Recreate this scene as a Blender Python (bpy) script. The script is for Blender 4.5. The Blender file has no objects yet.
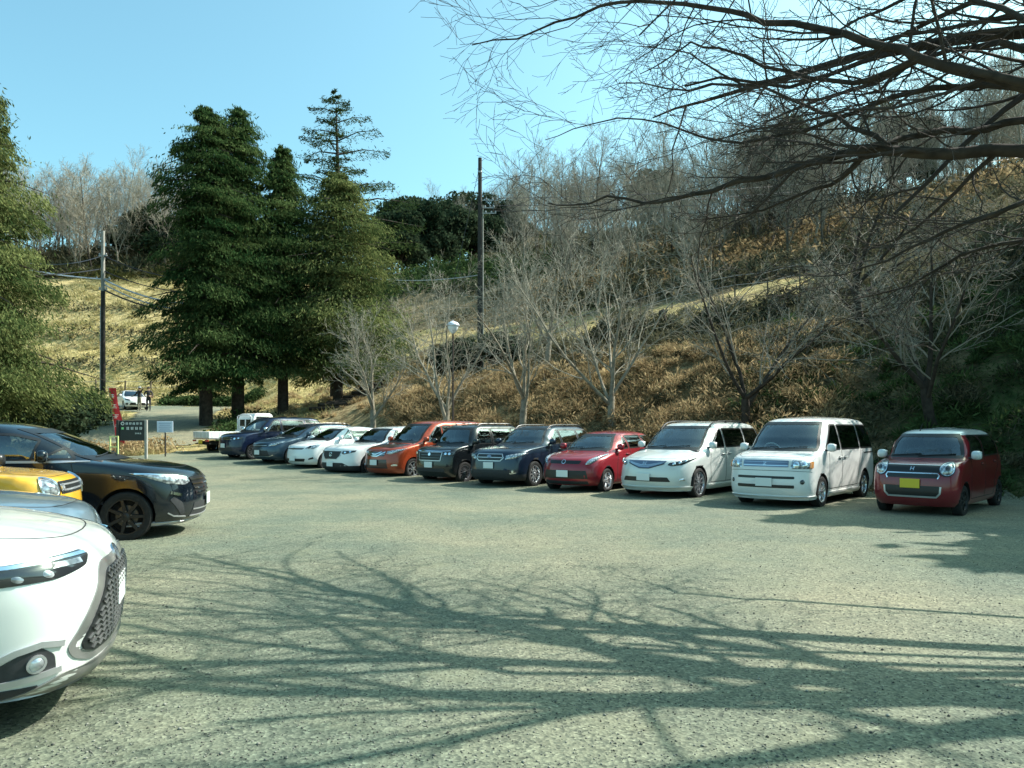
import bpy, bmesh, math, random
import numpy as np
from mathutils import Vector, Matrix, noise
R = math.radians
SC = bpy.context.scene
COL = SC.collection
PI = math.pi
CAMH = 1.6; FPX = 760.0; HY = 428.0

def at(px, Y):
    return (px - 512) / FPX * Y

# ---------------------------------------------------------------- materials
MATS = {}
def newmat(name):
    m = bpy.data.materials.new(name); m.use_nodes = True
    nt = m.node_tree; nt.nodes.clear()
    MATS[name] = m
    out = nt.nodes.new('ShaderNodeOutputMaterial')
    return m, nt, out
def N(nt, t, **kw):
    n = nt.nodes.new(t)
    for k, v in kw.items():
        if k in n.inputs.keys() if isinstance(k, str) else False: n.inputs[k].default_value = v
        else: setattr(n, k, v)
    return n
def L(nt, a, b): nt.links.new(a, b)
def principled(nt, col=(.5, .5, .5), rough=.5, metal=0., spec=.5, coat=0., coat_rough=.03):
    b = nt.nodes.new('ShaderNodeBsdfPrincipled')
    b.inputs['Base Color'].default_value = (*col, 1)
    b.inputs['Roughness'].default_value = rough
    b.inputs['Metallic'].default_value = metal
    b.inputs['Specular IOR Level'].default_value = spec
    b.inputs['Coat Weight'].default_value = coat
    b.inputs['Coat Roughness'].default_value = coat_rough
    return b
def simple(name, col, rough=.5, metal=0., spec=.5, coat=0., var=0., scale=8., bump=0.):
    m, nt, out = newmat(name)
    b = principled(nt, col, rough, metal, spec, coat)
    L(nt, b.outputs[0], out.inputs[0])
    if var or bump:
        tc = nt.nodes.new('ShaderNodeTexCoord')
        nz = nt.nodes.new('ShaderNodeTexNoise'); nz.inputs['Scale'].default_value = scale; nz.inputs['Detail'].default_value = 6
        L(nt, tc.outputs['Object'], nz.inputs['Vector'])
        if var:
            cr = nt.nodes.new('ShaderNodeValToRGB')
            cr.color_ramp.elements[0].position = .3; cr.color_ramp.elements[1].position = .7
            cr.color_ramp.elements[0].color = (*[c * (1 - var) for c in col], 1)
            cr.color_ramp.elements[1].color = (*[min(1, c * (1 + var)) for c in col], 1)
            L(nt, nz.outputs['Fac'], cr.inputs[0]); L(nt, cr.outputs[0], b.inputs['Base Color'])
        if bump:
            bp = nt.nodes.new('ShaderNodeBump'); bp.inputs['Strength'].default_value = bump; bp.inputs['Distance'].default_value = .02
            L(nt, nz.outputs['Fac'], bp.inputs['Height']); L(nt, bp.outputs[0], b.inputs['Normal'])
    return m
def paint(name, col, metal=0., rough=.38):
    m, nt, out = newmat(name)
    b = principled(nt, col, rough, metal, .25, 1., .04)
    L(nt, b.outputs[0], out.inputs[0])
    tc = nt.nodes.new('ShaderNodeTexCoord')
    nz = nt.nodes.new('ShaderNodeTexNoise'); nz.inputs['Scale'].default_value = 3.; nz.inputs['Detail'].default_value = 8
    L(nt, tc.outputs['Object'], nz.inputs['Vector'])
    mr = nt.nodes.new('ShaderNodeMapRange'); mr.inputs['From Min'].default_value = .35; mr.inputs['From Max'].default_value = .75
    mr.inputs['To Min'].default_value = .015; mr.inputs['To Max'].default_value = .07
    L(nt, nz.outputs['Fac'], mr.inputs['Value']); L(nt, mr.outputs[0], b.inputs['Coat Roughness'])
    # road dust low on the body
    sep = nt.nodes.new('ShaderNodeSeparateXYZ'); L(nt, tc.outputs['Object'], sep.inputs[0])
    ma = nt.nodes.new('ShaderNodeMapRange'); ma.inputs['From Min'].default_value = .55; ma.inputs['From Max'].default_value = .18
    ma.inputs['To Min'].default_value = 0; ma.inputs['To Max'].default_value = .16
    L(nt, sep.outputs['Z'], ma.inputs['Value'])
    mul = nt.nodes.new('ShaderNodeMath'); mul.operation = 'MULTIPLY'; L(nt, ma.outputs[0], mul.inputs[0]); L(nt, nz.outputs['Fac'], mul.inputs[1])
    mix = nt.nodes.new('ShaderNodeMixRGB'); mix.inputs[1].default_value = (*col, 1); mix.inputs[2].default_value = (.28, .25, .2, 1)
    L(nt, mul.outputs[0], mix.inputs[0]); L(nt, mix.outputs[0], b.inputs['Base Color'])
    return m
def glass(name, tint, refl=1.0):
    m, nt, out = newmat(name)
    t = nt.nodes.new('ShaderNodeBsdfTransparent'); t.inputs[0].default_value = (*tint, 1)
    g = nt.nodes.new('ShaderNodeBsdfGlossy'); g.inputs['Roughness'].default_value = .02; g.inputs['Color'].default_value = (.9, .97, 1, 1)
    f = nt.nodes.new('ShaderNodeFresnel'); f.inputs['IOR'].default_value = 1.52
    ma = nt.nodes.new('ShaderNodeMath'); ma.operation = 'MULTIPLY_ADD'; ma.inputs[1].default_value = 1.15 * refl; ma.inputs[2].default_value = .12
    ma.use_clamp = True
    L(nt, f.outputs[0], ma.inputs[0])
    mx = nt.nodes.new('ShaderNodeMixShader')
    L(nt, ma.outputs[0], mx.inputs[0]); L(nt, t.outputs[0], mx.inputs[1]); L(nt, g.outputs[0], mx.inputs[2])
    L(nt, mx.outputs[0], out.inputs[0])
    return m

# ---------------------------------------------------------------- mesh builder
class MB:
    def __init__(s): s.v = []; s.f = []; s.m = []
    def add(s, v, f, m=0):
        o = len(s.v); s.v.extend([tuple(p) for p in v]); s.f.extend([tuple(i + o for i in q) for q in f]); s.m.extend([m] * len(f))
    def box(s, c, sz, rot=None, m=0, bev=0):
        x, y, z = [k / 2 for k in sz]
        if bev:
            b = min(bev, x * .9, y * .9, z * .9); P = []
            F = []
            idx = {}
            for sx in (-1, 1):
                for sy in (-1, 1):
                    for sz_ in (-1, 1):
                        for a in range(3):
                            q = [sx * x, sy * y, sz_ * z]
                            for k in range(3):
                                if k != a: q[k] -= b * (sx, sy, sz_)[k]
                            idx[(sx, sy, sz_, a)] = len(P); P.append(q)
            for a in range(3):
                o1, o2 = [k for k in range(3) if k != a]
                for sg in (-1, 1):
                    r = []
                    for (p, q) in ((-1, -1), (1, -1), (1, 1), (-1, 1)):
                        k = [0, 0, 0]; k[a] = sg; k[o1] = p; k[o2] = q; r.append(idx[(*k, a)])
                    F.append(r)
            for a in range(3):       # edges running along axis a
                o1, o2 = [k for k in range(3) if k != a]
                for p in (-1, 1):
                    for q in (-1, 1):
                        ks = []
                        for e in (-1, 1):
                            k = [0, 0, 0]; k[a] = e; k[o1] = p; k[o2] = q; ks.append(tuple(k))
                        F.append([idx[(*ks[0], o1)], idx[(*ks[1], o1)], idx[(*ks[1], o2)], idx[(*ks[0], o2)]])
            for sx in (-1, 1):
                for sy in (-1, 1):
                    for sz_ in (-1, 1): F.append([idx[(sx, sy, sz_, a)] for a in range(3)])
            P = [Vector(p) for p in P]
        else:
            P = [Vector((i * x, j * y, k * z)) for i in (-1, 1) for j in (-1, 1) for k in (-1, 1)]
            F = [(0, 1, 3, 2), (4, 6, 7, 5), (0, 4, 5, 1), (2, 3, 7, 6), (0, 2, 6, 4), (1, 5, 7, 3)]
        if rot is not None: P = [rot @ p for p in P]
        c = Vector(c); s.add([p + c for p in P], F, m)
    def tube(s, pts, rad, n=6, m=0, cap=True):
        pts = [Vector(p) for p in pts]; k = len(pts)
        if not hasattr(rad, '__len__'): rad = [rad] * k
        o = len(s.v); up = None
        for i, p in enumerate(pts):
            t = (pts[min(i + 1, k - 1)] - pts[max(i - 1, 0)])
            if t.length < 1e-9: t = Vector((0, 0, 1))
            t.normalize()
            if up is None:
                up = Vector((0, 0, 1)) if abs(t.z) < .9 else Vector((1, 0, 0))
                up = t.cross(up).normalized()
            else:
                up = (up - t * up.dot(t))
                up = up.normalized() if up.length > 1e-6 else t.orthogonal().normalized()
            w = t.cross(up)
            for j in range(n):
                a = 2 * PI * j / n
                q = p + (up * math.cos(a) + w * math.sin(a)) * rad[i]
                s.v.append((q.x, q.y, q.z))
        for i in range(k - 1):
            for j in range(n):
                j2 = (j + 1) % n
                s.f.append((o + i * n + j, o + i * n + j2, o + (i + 1) * n + j2, o + (i + 1) * n + j)); s.m.append(m)
        if cap and n > 2:
            s.f.append(tuple(o + j for j in range(n))[::-1]); s.m.append(m)
            s.f.append(tuple(o + (k - 1) * n + j for j in range(n))); s.m.append(m)
    def lathe(s, prof, axis='y', c=(0, 0, 0), n=32, m=0, closed=False):
        """prof: list of (radius, along)"""
        o = len(s.v); c = Vector(c)
        for (r, h) in prof:
            for j in range(n):
                a = 2 * PI * j / n; p, q = r * math.cos(a), r * math.sin(a)
                v = Vector((p, h, q)) if axis == 'y' else (Vector((p, q, h)) if axis == 'z' else Vector((h, p, q)))
                v += c; s.v.append((v.x, v.y, v.z))
        k = len(prof); rng = range(k) if closed else range(k - 1)
        for i in rng:
            i2 = (i + 1) % k
            for j in range(n):
                j2 = (j + 1) % n
                s.f.append((o + i * n + j, o + i2 * n + j, o + i2 * n + j2, o + i * n + j2)); s.m.append(m)
    def build(s, name, mats, parent=None, smooth=None, fixn=False):
        me = bpy.data.meshes.new(name); me.from_pydata(s.v, [], s.f)
        if not isinstance(mats, (list, tuple)): mats = [mats]
        for x in mats: me.materials.append(x)
        if len(mats) > 1: me.polygons.foreach_set('material_index', s.m)
        if fixn:
            b = bmesh.new(); b.from_mesh(me); bmesh.ops.recalc_face_normals(b, faces=b.faces); b.to_mesh(me); b.free()
        if smooth is not None:
            me.polygons.foreach_set('use_smooth', [True] * len(me.polygons))
            if smooth < 180: me.set_sharp_from_angle(angle=R(smooth))
        me.update()
        return link(name, me, parent)
def link(name, me, parent=None):
    o = bpy.data.objects.new(name, me); COL.objects.link(o)
    if parent is not None: o.parent = parent
    return o
def npmesh(name, V, F, mat, smooth=False, parent=None, attrs=None):
    """V (n,3), F (m,k) arrays"""
    me = bpy.data.meshes.new(name)
    n, k = F.shape
    me.vertices.add(len(V)); me.vertices.foreach_set('co', np.asarray(V, np.float32).ravel())
    me.loops.add(n * k); me.loops.foreach_set('vertex_index', np.asarray(F, np.int32).ravel())
    me.polygons.add(n); me.polygons.foreach_set('loop_start', np.arange(0, n * k, k, dtype=np.int32))
    me.polygons.foreach_set('loop_total', np.full(n, k, np.int32))
    if smooth: me.polygons.foreach_set('use_smooth', np.ones(n, bool))
    if not isinstance(mat, (list, tuple)): mat = [mat]
    for x in mat: me.materials.append(x)
    me.update(calc_edges=True)
    if attrs:
        for nm, arr in attrs.items():
            a = me.attributes.new(nm, 'FLOAT_COLOR' if arr.ndim == 2 else 'FLOAT', 'POINT')
            a.data.foreach_set('color' if arr.ndim == 2 else 'value', np.asarray(arr, np.float32).ravel())
    me.validate(verbose=False) if False else None
    return link(name, me, parent)
def tag(o, label=None, cat=None, group=None, kind=None):
    if label: o['label'] = label
    if cat: o['category'] = cat
    if group: o['group'] = group
    if kind: o['kind'] = kind
    return o
def empty(name, loc, rz=0):
    o = bpy.data.objects.new(name, None); COL.objects.link(o); o.location = loc; o.rotation_euler = (0, 0, rz)
    o.empty_display_size = .3
    return o
def pchip(xs, ys):
    xs = np.array(xs, float); ys = np.array(ys, float); h = np.diff(xs); d = np.diff(ys) / h; n = len(xs); m = np.zeros(n)
    if n == 2: m[:] = d[0]
    else:
        for i in range(1, n - 1):
            if d[i - 1] * d[i] > 0:
                w1 = 2 * h[i] + h[i - 1]; w2 = h[i] + 2 * h[i - 1]
                m[i] = (w1 + w2) / (w1 / d[i - 1] + w2 / d[i])
        m[0] = d[0]; m[-1] = d[-1]
    def f(x):
        x = np.clip(x, xs[0], xs[-1]); i = np.clip(np.searchsorted(xs, x, side='right') - 1, 0, n - 2)
        t = (x - xs[i]) / h[i]; t2 = t * t; t3 = t2 * t
        return (2 * t3 - 3 * t2 + 1) * ys[i] + (t3 - 2 * t2 + t) * h[i] * m[i] + (-2 * t3 + 3 * t2) * ys[i + 1] + (t3 - t2) * h[i] * m[i + 1]
    return f
# ---------------------------------------------------------------- cars
M_glass = glass('car_glass', (.80, .88, .86), .95)
M_privacy = glass('privacy_glass', (.12, .14, .14), 1.0)
M_lens = None
def lensmat():
    m, nt, out = newmat('lamp_lens')
    b = principled(nt, (.78, .82, .85), .12, .55, .6, 1., .02)
    tc = nt.nodes.new('ShaderNodeTexCoord'); v = nt.nodes.new('ShaderNodeTexVoronoi'); v.inputs['Scale'].default_value = 22
    L(nt, tc.outputs['Object'], v.inputs['Vector'])
    cr = nt.nodes.new('ShaderNodeValToRGB'); cr.color_ramp.elements[0].color = (.75, .8, .84, 1); cr.color_ramp.elements[1].color = (.16, .18, .2, 1)
    cr.color_ramp.elements[0].position = .15; cr.color_ramp.elements[1].position = .75
    L(nt, v.outputs['Distance'], cr.inputs[0]); L(nt, cr.outputs[0], b.inputs['Base Color'])
    L(nt, b.outputs[0], out.inputs[0]); return m
M_lens = lensmat()
M_lensdark = simple('dark_lamp', (.03, .035, .04), .15, .3, .6, 1.)
M_reflector = simple('lamp_reflector', (.8, .85, .9), .08, 1.)
M_amber = simple('amber_lens', (.7, .25, .04), .2, 0, .5, 1.)
M_tail = simple('tail_lens', (.35, .015, .015), .2, 0, .5, 1.)
M_blk = simple('black_trim', (.012, .013, .014), .35, 0, .5)
M_plastic = simple('grey_plastic', (.03, .032, .035), .6, 0, .4, 0, .2, 30)
M_seam = simple('panel_gap', (.01, .01, .01), .8)
M_chrome = simple('chrome', (.75, .77, .8), .12, 1.)
M_chromeblue = simple('chrome_bluish', (.20, .23, .30), .3, .8)
M_silver = simple('silver_trim', (.55, .56, .58), .35, .7, .5, .5)
M_tyre = simple('tyre_rubber', (.018, .018, .018), .8, 0, .3, 0, .3, 25, .3)
M_rim = simple('alloy', (.5, .51, .53), .3, .9)
M_rimblk = simple('black_alloy', (.012, .012, .013), .45, 0., .4, .2)
M_rimsil = simple('silver_alloy', (.68, .7, .72), .25, .8)
M_disc = simple('brake_disc', (.12, .12, .12), .4, .8)
M_under = simple('underbody', (.012, .012, .012), .9)
M_seat = simple('seat_fabric', (.12, .12, .12), .9, 0, .2, 0, .3, 20)
M_dash = simple('dashboard', (.06, .062, .065), .7, 0, .3)
M_plate = simple('white_plate', (.72, .76, .74), .4, 0, .4)
M_plateY = simple('yellow_plate', (.75, .55, .04), .4, 0, .4)
M_shade = simple('sun_visor', (.75, .75, .72), .8)

class Shell:
    def __init__(s, front, rear, wid, af, ar, p=2.6, pr=3.2, inset=0.0, inset_u=0.0, zlo=None, zhi=None, step=.06):
        F = lambda a: pchip([k[1] for k in a], [k[0] for k in a])
        G = lambda a: pchip([k[0] for k in a], [k[1] for k in a])
        s.uf, s.ur, s.h, s.af, s.ar = F(front), F(rear), G(wid), G(af), G(ar)
        s.p, s.pr = p, pr
        s.z0 = front[0][1] if zlo is None else zlo; s.z1 = front[-1][1] if zhi is None else zhi
        s.step = step
        z = np.linspace(s.z0, s.z1, 4000)
        d = np.sqrt(np.diff(z) ** 2 + np.diff(s.uf(z)) ** 2 + .3 * np.diff(s.ur(z)) ** 2 + np.diff(s.h(z)) ** 2)
        c = np.concatenate([[0], np.cumsum(d)]); n = int(c[-1] / step)
        s.z = np.interp(np.linspace(0, c[-1], n), c, z)
        s.cache = {}
        zz = np.linspace(s.z0, s.z1, 3001); T = np.stack([f(zz) for f in (s.uf, s.ur, s.h, s.af, s.ar)], 1)
        k = np.minimum(1, .96 * (T[:, 1] - T[:, 0]) / (T[:, 3] + T[:, 4])); T[:, 3] *= k; T[:, 4] *= k
        s.T = T.tolist(); s.k = 3000 / (s.z1 - s.z0)
    def par(s, z):
        x = (z - s.z0) * s.k
        if x <= 0: return s.T[0]
        if x >= 3000: return s.T[3000]
        i = int(x); t = x - i; a = s.T[i]; b = s.T[i + 1]
        return [p + (q - p) * t for p, q in zip(a, b)]
    def side(s, u, z):
        uf, ur, h, af, ar = s.par(z)
        if u < uf + af:
            q = min(1, max(0, 1 - (u - uf) / af)); return h * (1 - q ** s.p) ** (1 / s.p)
        if u > ur - ar:
            q = min(1, max(0, 1 - (ur - u) / ar)); return h * (1 - q ** s.pr) ** (1 / s.pr)
        return h
    def half(s, z, nc=14, ns=16):
        uf, ur, h, af, ar = s.par(z)
        P = []
        for i in range(nc + 1):
            a = PI / 2 * i / nc
            P.append((uf + af * (1 - math.cos(a) ** (2 / s.p)), h * math.sin(a) ** (2 / s.p)))
        for i in range(1, ns): 
            t = i / ns; P.append((uf + af + (ur - ar - uf - af) * t, h))
        for i in range(nc, -1, -1):
            a = PI / 2 * i / nc
            P.append((ur - ar * (1 - math.cos(a) ** (2 / s.pr)), h * math.sin(a) ** (2 / s.pr)))
        return P
    def _arc(s, z):
        k = round(z, 4)
        if k not in s.cache:
            P = np.array(s.half(z, 40, 8)); d = np.concatenate([[0], np.cumsum(np.hypot(np.diff(P[:, 0]), np.diff(P[:, 1])))])
            s.cache[k] = (P, d)
        return s.cache[k]
    def wrap(s, a, z):
        P, d = s._arc(z); sg = 1 if a >= 0 else -1; a = abs(a)
        return Vector((float(np.interp(a, d, P[:, 0])), sg * float(np.interp(a, d, P[:, 1])), z))
    def back(s, a, z):
        P, d = s._arc(z); sg = 1 if a >= 0 else -1; a = d[-1] - abs(a)
        return Vector((float(np.interp(a, d, P[:, 0])), sg * float(np.interp(a, d, P[:, 1])), z))
    def s_at(s, z, k):      # arc length at fraction k of the front rounding
        uf, ur, h, af, ar = s.par(z); u = uf + k * af
        P, d = s._arc(z); return float(np.interp(u, P[:60, 0], d[:60]))
    def sb_at(s, z, k):
        uf, ur, h, af, ar = s.par(z); u = ur - k * ar
        P, d = s._arc(z); n = len(P); Q = P[::-1][:60]; e = (d[-1] - d[::-1])[:60]
        return float(np.interp(-u, -Q[:, 0], e))
    def top(s, u, y):
        z = s.z
        def inside(q):
            pr = s.par(q); return pr[0] <= u <= pr[1] and s.side(u, q) >= abs(y)
        ok = []
        for q in z[::-1]:
            if inside(q): ok = [q]; break
        if not ok: return s.z1
        zz = ok[-1]; i = int(np.searchsorted(z, zz))
        if i + 1 < len(z):
            lo, hi = zz, z[i + 1]
            for _ in range(14):
                m = (lo + hi) / 2
                if inside(m): lo = m
                else: hi = m
            return lo
        return zz
    def mesh(s, name, inset=0, iu=0, ufmin=None, z0=None, z1=None):
        V = []; F = []; zz = s.z
        if z0 is not None:
            zz = np.concatenate([[z0], zz[(zz > z0 + .01) & (zz < z1 - .01)], [z1]])
        n = None
        for z in zz:
            H = s.half(z)
            if inset:
                uf, ur, h, af, ar = s.par(z)
                a0 = max(uf + iu, ufmin if ufmin else -9); b0 = ur - iu; k = (h - inset) / h
                H = [(a0 + (u - uf) / (ur - uf) * (b0 - a0), y * k) for (u, y) in H]
            full = H + [(u, -y) for (u, y) in H[-2:0:-1]]
            n = len(full); V += [(-u, y, z) for (u, y) in full]
        k = len(zz)
        for i in range(k - 1):
            for j in range(n):
                j2 = (j + 1) % n; F.append((i * n + j, (i + 1) * n + j, (i + 1) * n + j2, i * n + j2))
        # caps as strips between the two sides
        for (base, flip) in ((0, False), ((k - 1) * n, True)):
            hN = n // 2
            for j in range(hN):
                a, b = base + j, base + j + 1; c, d = base + (n - j) % n, base + (n - j - 1) % n
                q = [a, b, d, c]; q2 = []
                for x in q:
                    if x not in q2: q2.append(x)
                if len(q2) > 2: F.append(tuple(q2[::-1] if flip else q2))
        me = bpy.data.meshes.new(name); me.from_pydata(V, [], F)
        b = bmesh.new(); b.from_mesh(me); bmesh.ops.remove_doubles(b, verts=b.verts, dist=1e-5); bmesh.ops.recalc_face_normals(b, faces=b.faces); b.to_mesh(me); b.free()
        return me

def resample(poly, dens=.05, closed=True):
    out = []; n = len(poly)
    for i in range(n if closed else n - 1):
        a = poly[i]; b = poly[(i + 1) % n]; d = math.hypot(b[0] - a[0], b[1] - a[1]); k = max(1, int(math.ceil(d / dens)))
        for j in range(k): out.append((a[0] + (b[0] - a[0]) * j / k, a[1] + (b[1] - a[1]) * j / k))
    if not closed: out.append(poly[-1])
    return out
def rounded(poly, r=.03, n=3):
    out = []; k = len(poly)
    for i in range(k):
        p = Vector(poly[i - 1]).to_2d(); c = Vector(poly[i]).to_2d(); q = Vector(poly[(i + 1) % k]).to_2d()
        a = (p - c); b = (q - c); ra = min(r, a.length * .45, b.length * .45)
        A = c + a.normalized() * ra; B = c + b.normalized() * ra
        for j in range(n + 1):
            t = j / n; out.append(tuple(A * (1 - t) ** 2 + c * 2 * t * (1 - t) + B * t * t))
    return out
def circle(cx, cy, rx, ry=None, n=20):
    ry = ry or rx; return [(cx + rx * math.cos(2 * PI * i / n), cy + ry * math.sin(2 * PI * i / n)) for i in range(n)]

class Car:
    """u runs back from the nose, y to the car's left, z up; stored in local space x = X0 - u"""
    def __init__(s, name, shell, Ln, W, loc, head):
        s.sh = shell; s.L = Ln; s.W = W; s.x0 = Ln / 2
        s.root = empty(name, loc, math.atan2(head[1], head[0]))
    def P(s, v): return Vector((s.x0 - v.x, v.y, v.z))
    def proj(s, kind, sg=1):
        sh = s.sh
        if kind == 'f': return lambda a, b: s.P(sh.wrap(a * sg if sg < 0 else a, b))
        if kind == 'b': return lambda a, b: s.P(sh.back(a * sg if sg < 0 else a, b))
        if kind == 's': return lambda a, b: s.P(Vector((a, sg * sh.side(a, b), b)))
        if kind == 't': return lambda a, b: s.P(Vector((a, b * sg, sh.top(a, abs(b)))))
    def nrm(s, f, a, b, p, e=.012):
        d1 = f(a + e, b) - f(a - e, b); d2 = f(a, b + e) - f(a, b - e)
        n = d1.cross(d2)
        if n.length < 1e-9: return Vector((1, 0, 0))
        n.normalize(); c = Vector((p.x * .6, 0, .75))
        if n.dot(p - c) < 0: n = -n
        return n
    def patch(s, mb, kind, poly, off=.004, rim=.012, bulge=0., sg=1, m=0, dens=.05, rings=4, centre=None):
        f = s.proj(kind, sg); poly = resample(poly, dens); n = len(poly)
        cx, cy = centre or (sum(p[0] for p in poly) / n, sum(p[1] for p in poly) / n)
        V = []; F = []
        for i in range(-1, rings):
            t = 1 - max(i, 0) / rings
            for (a, b) in poly:
                x, y = cx + (a - cx) * t, cy + (b - cy) * t
                p = f(x, y); nn = s.nrm(f, x, y, p)
                o = -rim if i < 0 else off + bulge * (1 - t * t)
                V.append(p + nn * o)
        p = f(cx, cy); V.append(p + s.nrm(f, cx, cy, p) * (off + bulge))
        for i in range(rings):
            for j in range(n):
                j2 = (j + 1) % n; F.append((i * n + j, i * n + j2, (i + 1) * n + j2, (i + 1) * n + j))
        for j in range(n): F.append((rings * n + j, rings * n + (j + 1) % n, len(V) - 1))
        if (F and (Vector(V[F[n][1]]) - Vector(V[F[n][0]])).cross(Vector(V[F[n][3]]) - Vector(V[F[n][0]])).dot(s.nrm(f, *poly[0], V[n])) < 0): F = [q[::-1] for q in F]
        mb.add(V, F, m)
    def ring(s, mb, kind, poly, w=.03, off=.003, sg=1, m=0, dens=.06, outer=0.0):
        f = s.proj(kind, sg); poly = resample(poly, dens); n = len(poly)
        cx, cy = (sum(p[0] for p in poly) / n, sum(p[1] for p in poly) / n)
        V = []
        for k in (outer, w):
            for i, (a, b) in enumerate(poly):
                p0 = Vector(poly[i - 1]).to_2d(); p1 = Vector(poly[(i + 1) % n]).to_2d(); t = (p1 - p0).normalized(); q = Vector((-t.y, t.x))
                if q.dot(Vector((cx - a, cy - b))) < 0: q = -q
                x, y = a + q.x * k, b + q.y * k; p = f(x, y); V.append(p + s.nrm(f, x, y, p) * off)
        for i, (a, b) in enumerate(poly):
            p = f(a, b); V.append(p - s.nrm(f, a, b, p) * .01)
        F = [(j, (j + 1) % n, n + (j + 1) % n, n + j) for j in range(n)] + [(2 * n + j, 2 * n + (j + 1) % n, (j + 1) % n, j) for j in range(n)]
        mb.add(V, F, m)
    def strip(s, mb, kind, line, w=.012, off=.003, sg=1, m=0, dens=.06, closed=False):
        f = s.proj(kind, sg); ln = resample(line, dens, closed); n = len(ln)
        PP = []
        for (a, b) in ln:
            p = f(a, b); PP.append((p, s.nrm(f, a, b, p)))
        V = []; F = []
        for i in range(n):
            i0, i1 = ((i - 1) % n, (i + 1) % n) if closed else (max(i - 1, 0), min(i + 1, n - 1))
            t = (PP[i1][0] - PP[i0][0]).normalized(); b = t.cross(PP[i][1]).normalized(); p, nn = PP[i]
            V += [p - b * w / 2 - nn * .006, p - b * w / 2 + nn * off, p + b * w / 2 + nn * off, p + b * w / 2 - nn * .006]
        for i in range(n if closed else n - 1):
            j = (i + 1) % n
            for k in range(3): F.append((4 * i + k, 4 * i + k + 1, 4 * j + k + 1, 4 * j + k))
        mb.add(V, F, m)

def bool_apply(obj, cutter_me, name='cut'):
    c = bpy.data.objects.new('cut_tmp', cutter_me); COL.objects.link(c)
    md = obj.modifiers.new('b', 'BOOLEAN'); md.operation = 'DIFFERENCE'; md.object = c; md.solver = 'EXACT'
    dg = bpy.context.evaluated_depsgraph_get(); dg.update()
    me = bpy.data.meshes.new_from_object(obj.evaluated_get(dg), depsgraph=dg)
    obj.modifiers.remove(md)
    if len(me.polygons) > 50: old = obj.data; obj.data = me; bpy.data.meshes.remove(old)
    bpy.data.objects.remove(c); bpy.data.meshes.remove(cutter_me)

def prism_mesh(rings):
    """rings: list of equal-length closed rings of Vectors; fan caps"""
    n = len(rings[0]); V = [p for r in rings for p in r]; F = []
    for i in range(len(rings) - 1):
        for j in range(n): F.append((i * n + j, i * n + (j + 1) % n, (i + 1) * n + (j + 1) % n, (i + 1) * n + j))
    c0 = sum(rings[0], Vector()) / n; c1 = sum(rings[-1], Vector()) / n; a = len(V); V += [c0, c1]; b = (len(rings) - 1) * n
    for j in range(n): F.append(((j + 1) % n, j, a)); F.append((b + j, b + (j + 1) % n, a + 1))
    return V, F

def wheel(parent, x, y, r, w, side, style, steer=0., rimmat=None, hub_r=.66):
    mb = MB()
    o = w / 2
    prof = [(r * hub_r, -o * .85), (r * .80, -o), (r * .93, -o * .97), (r * .985, -o * .75), (r, -o * .4), (r, o * .4), (r * .985, o * .75), (r * .93, o * .97), (r * .80, o), (r * hub_r, o * .85), (r * hub_r, -o * .85)]
    mb.lathe(prof, 'y', n=40)
    e = mb.build('wheel', M_tyre, parent, 40)
    e.location = (x, y, r); e.rotation_euler = (0, 0, steer)
    q = MB(); R1 = r * hub_r; f = side
    ys = lambda v: v * f
    # barrel and outer lip
    q.lathe([(R1 * .93, ys(-o * .8)), (R1, ys(o * .86)), (R1 * 1.03, ys(o * .9)), (R1 * .96, ys(o * .88)), (R1 * .92, ys(o * .55))], 'y', n=40)
    q.lathe([(R1 * .62, ys(-.02)), (R1 * .62, ys(.0)), (.001, ys(.0))], 'y', n=28, m=1)
    q.lathe([(R1 * .93, ys(-.03)), (.001, ys(-.03))], 'y', n=28, m=2)
    ns = {'five': 5, 'multi': 10, 'twin': 14, 'cap': 9, 'steel': 8, 'seven': 7}[style]
    for k in range(ns):
        a = 2 * PI * k / ns
        wd = {'five': .30, 'multi': .13, 'twin': .075, 'cap': .30, 'steel': .34, 'seven': .2}[style] * R1
        c, s_ = math.cos(a), math.sin(a); t = (-s_, c)
        def pt(rr, tt, yy): return (c * rr + t[0] * tt, ys(yy), s_ * rr + t[1] * tt)
        y1 = o * .80; y0 = o * .55
        V = [pt(R1 * .12, wd * .5, y1 * .92), pt(R1 * .12, -wd * .5, y1 * .92), pt(R1 * .96, -wd * .38, y1), pt(R1 * .96, wd * .38, y1),
             pt(R1 * .12, wd * .6, y0 * .6), pt(R1 * .12, -wd * .6, y0 * .6), pt(R1 * .96, -wd * .55, y0), pt(R1 * .96, wd * .55, y0)]
        q.add(V, [(0, 1, 2, 3), (0, 3, 7, 4), (1, 5, 6, 2), (4, 7, 6, 5)])
    q.lathe([(.001, ys(o * .86)), (R1 * .12, ys(o * .86)), (R1 * .2, ys(o * .78)), (R1 * .22, ys(o * .3))], 'y', n=20)
    for k in range(5):
        a = 2 * PI * k / 5 + .3
        q.lathe([(.001, ys(o * .80)), (.011, ys(o * .80)), (.012, ys(o * .6))], 'y', c=(R1 * .3 * math.cos(a), 0, R1 * .3 * math.sin(a)), n=8, m=1)
    q.build('rim', [rimmat or M_rim, M_disc, M_under], e, 35, fixn=False)
    return e

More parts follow.
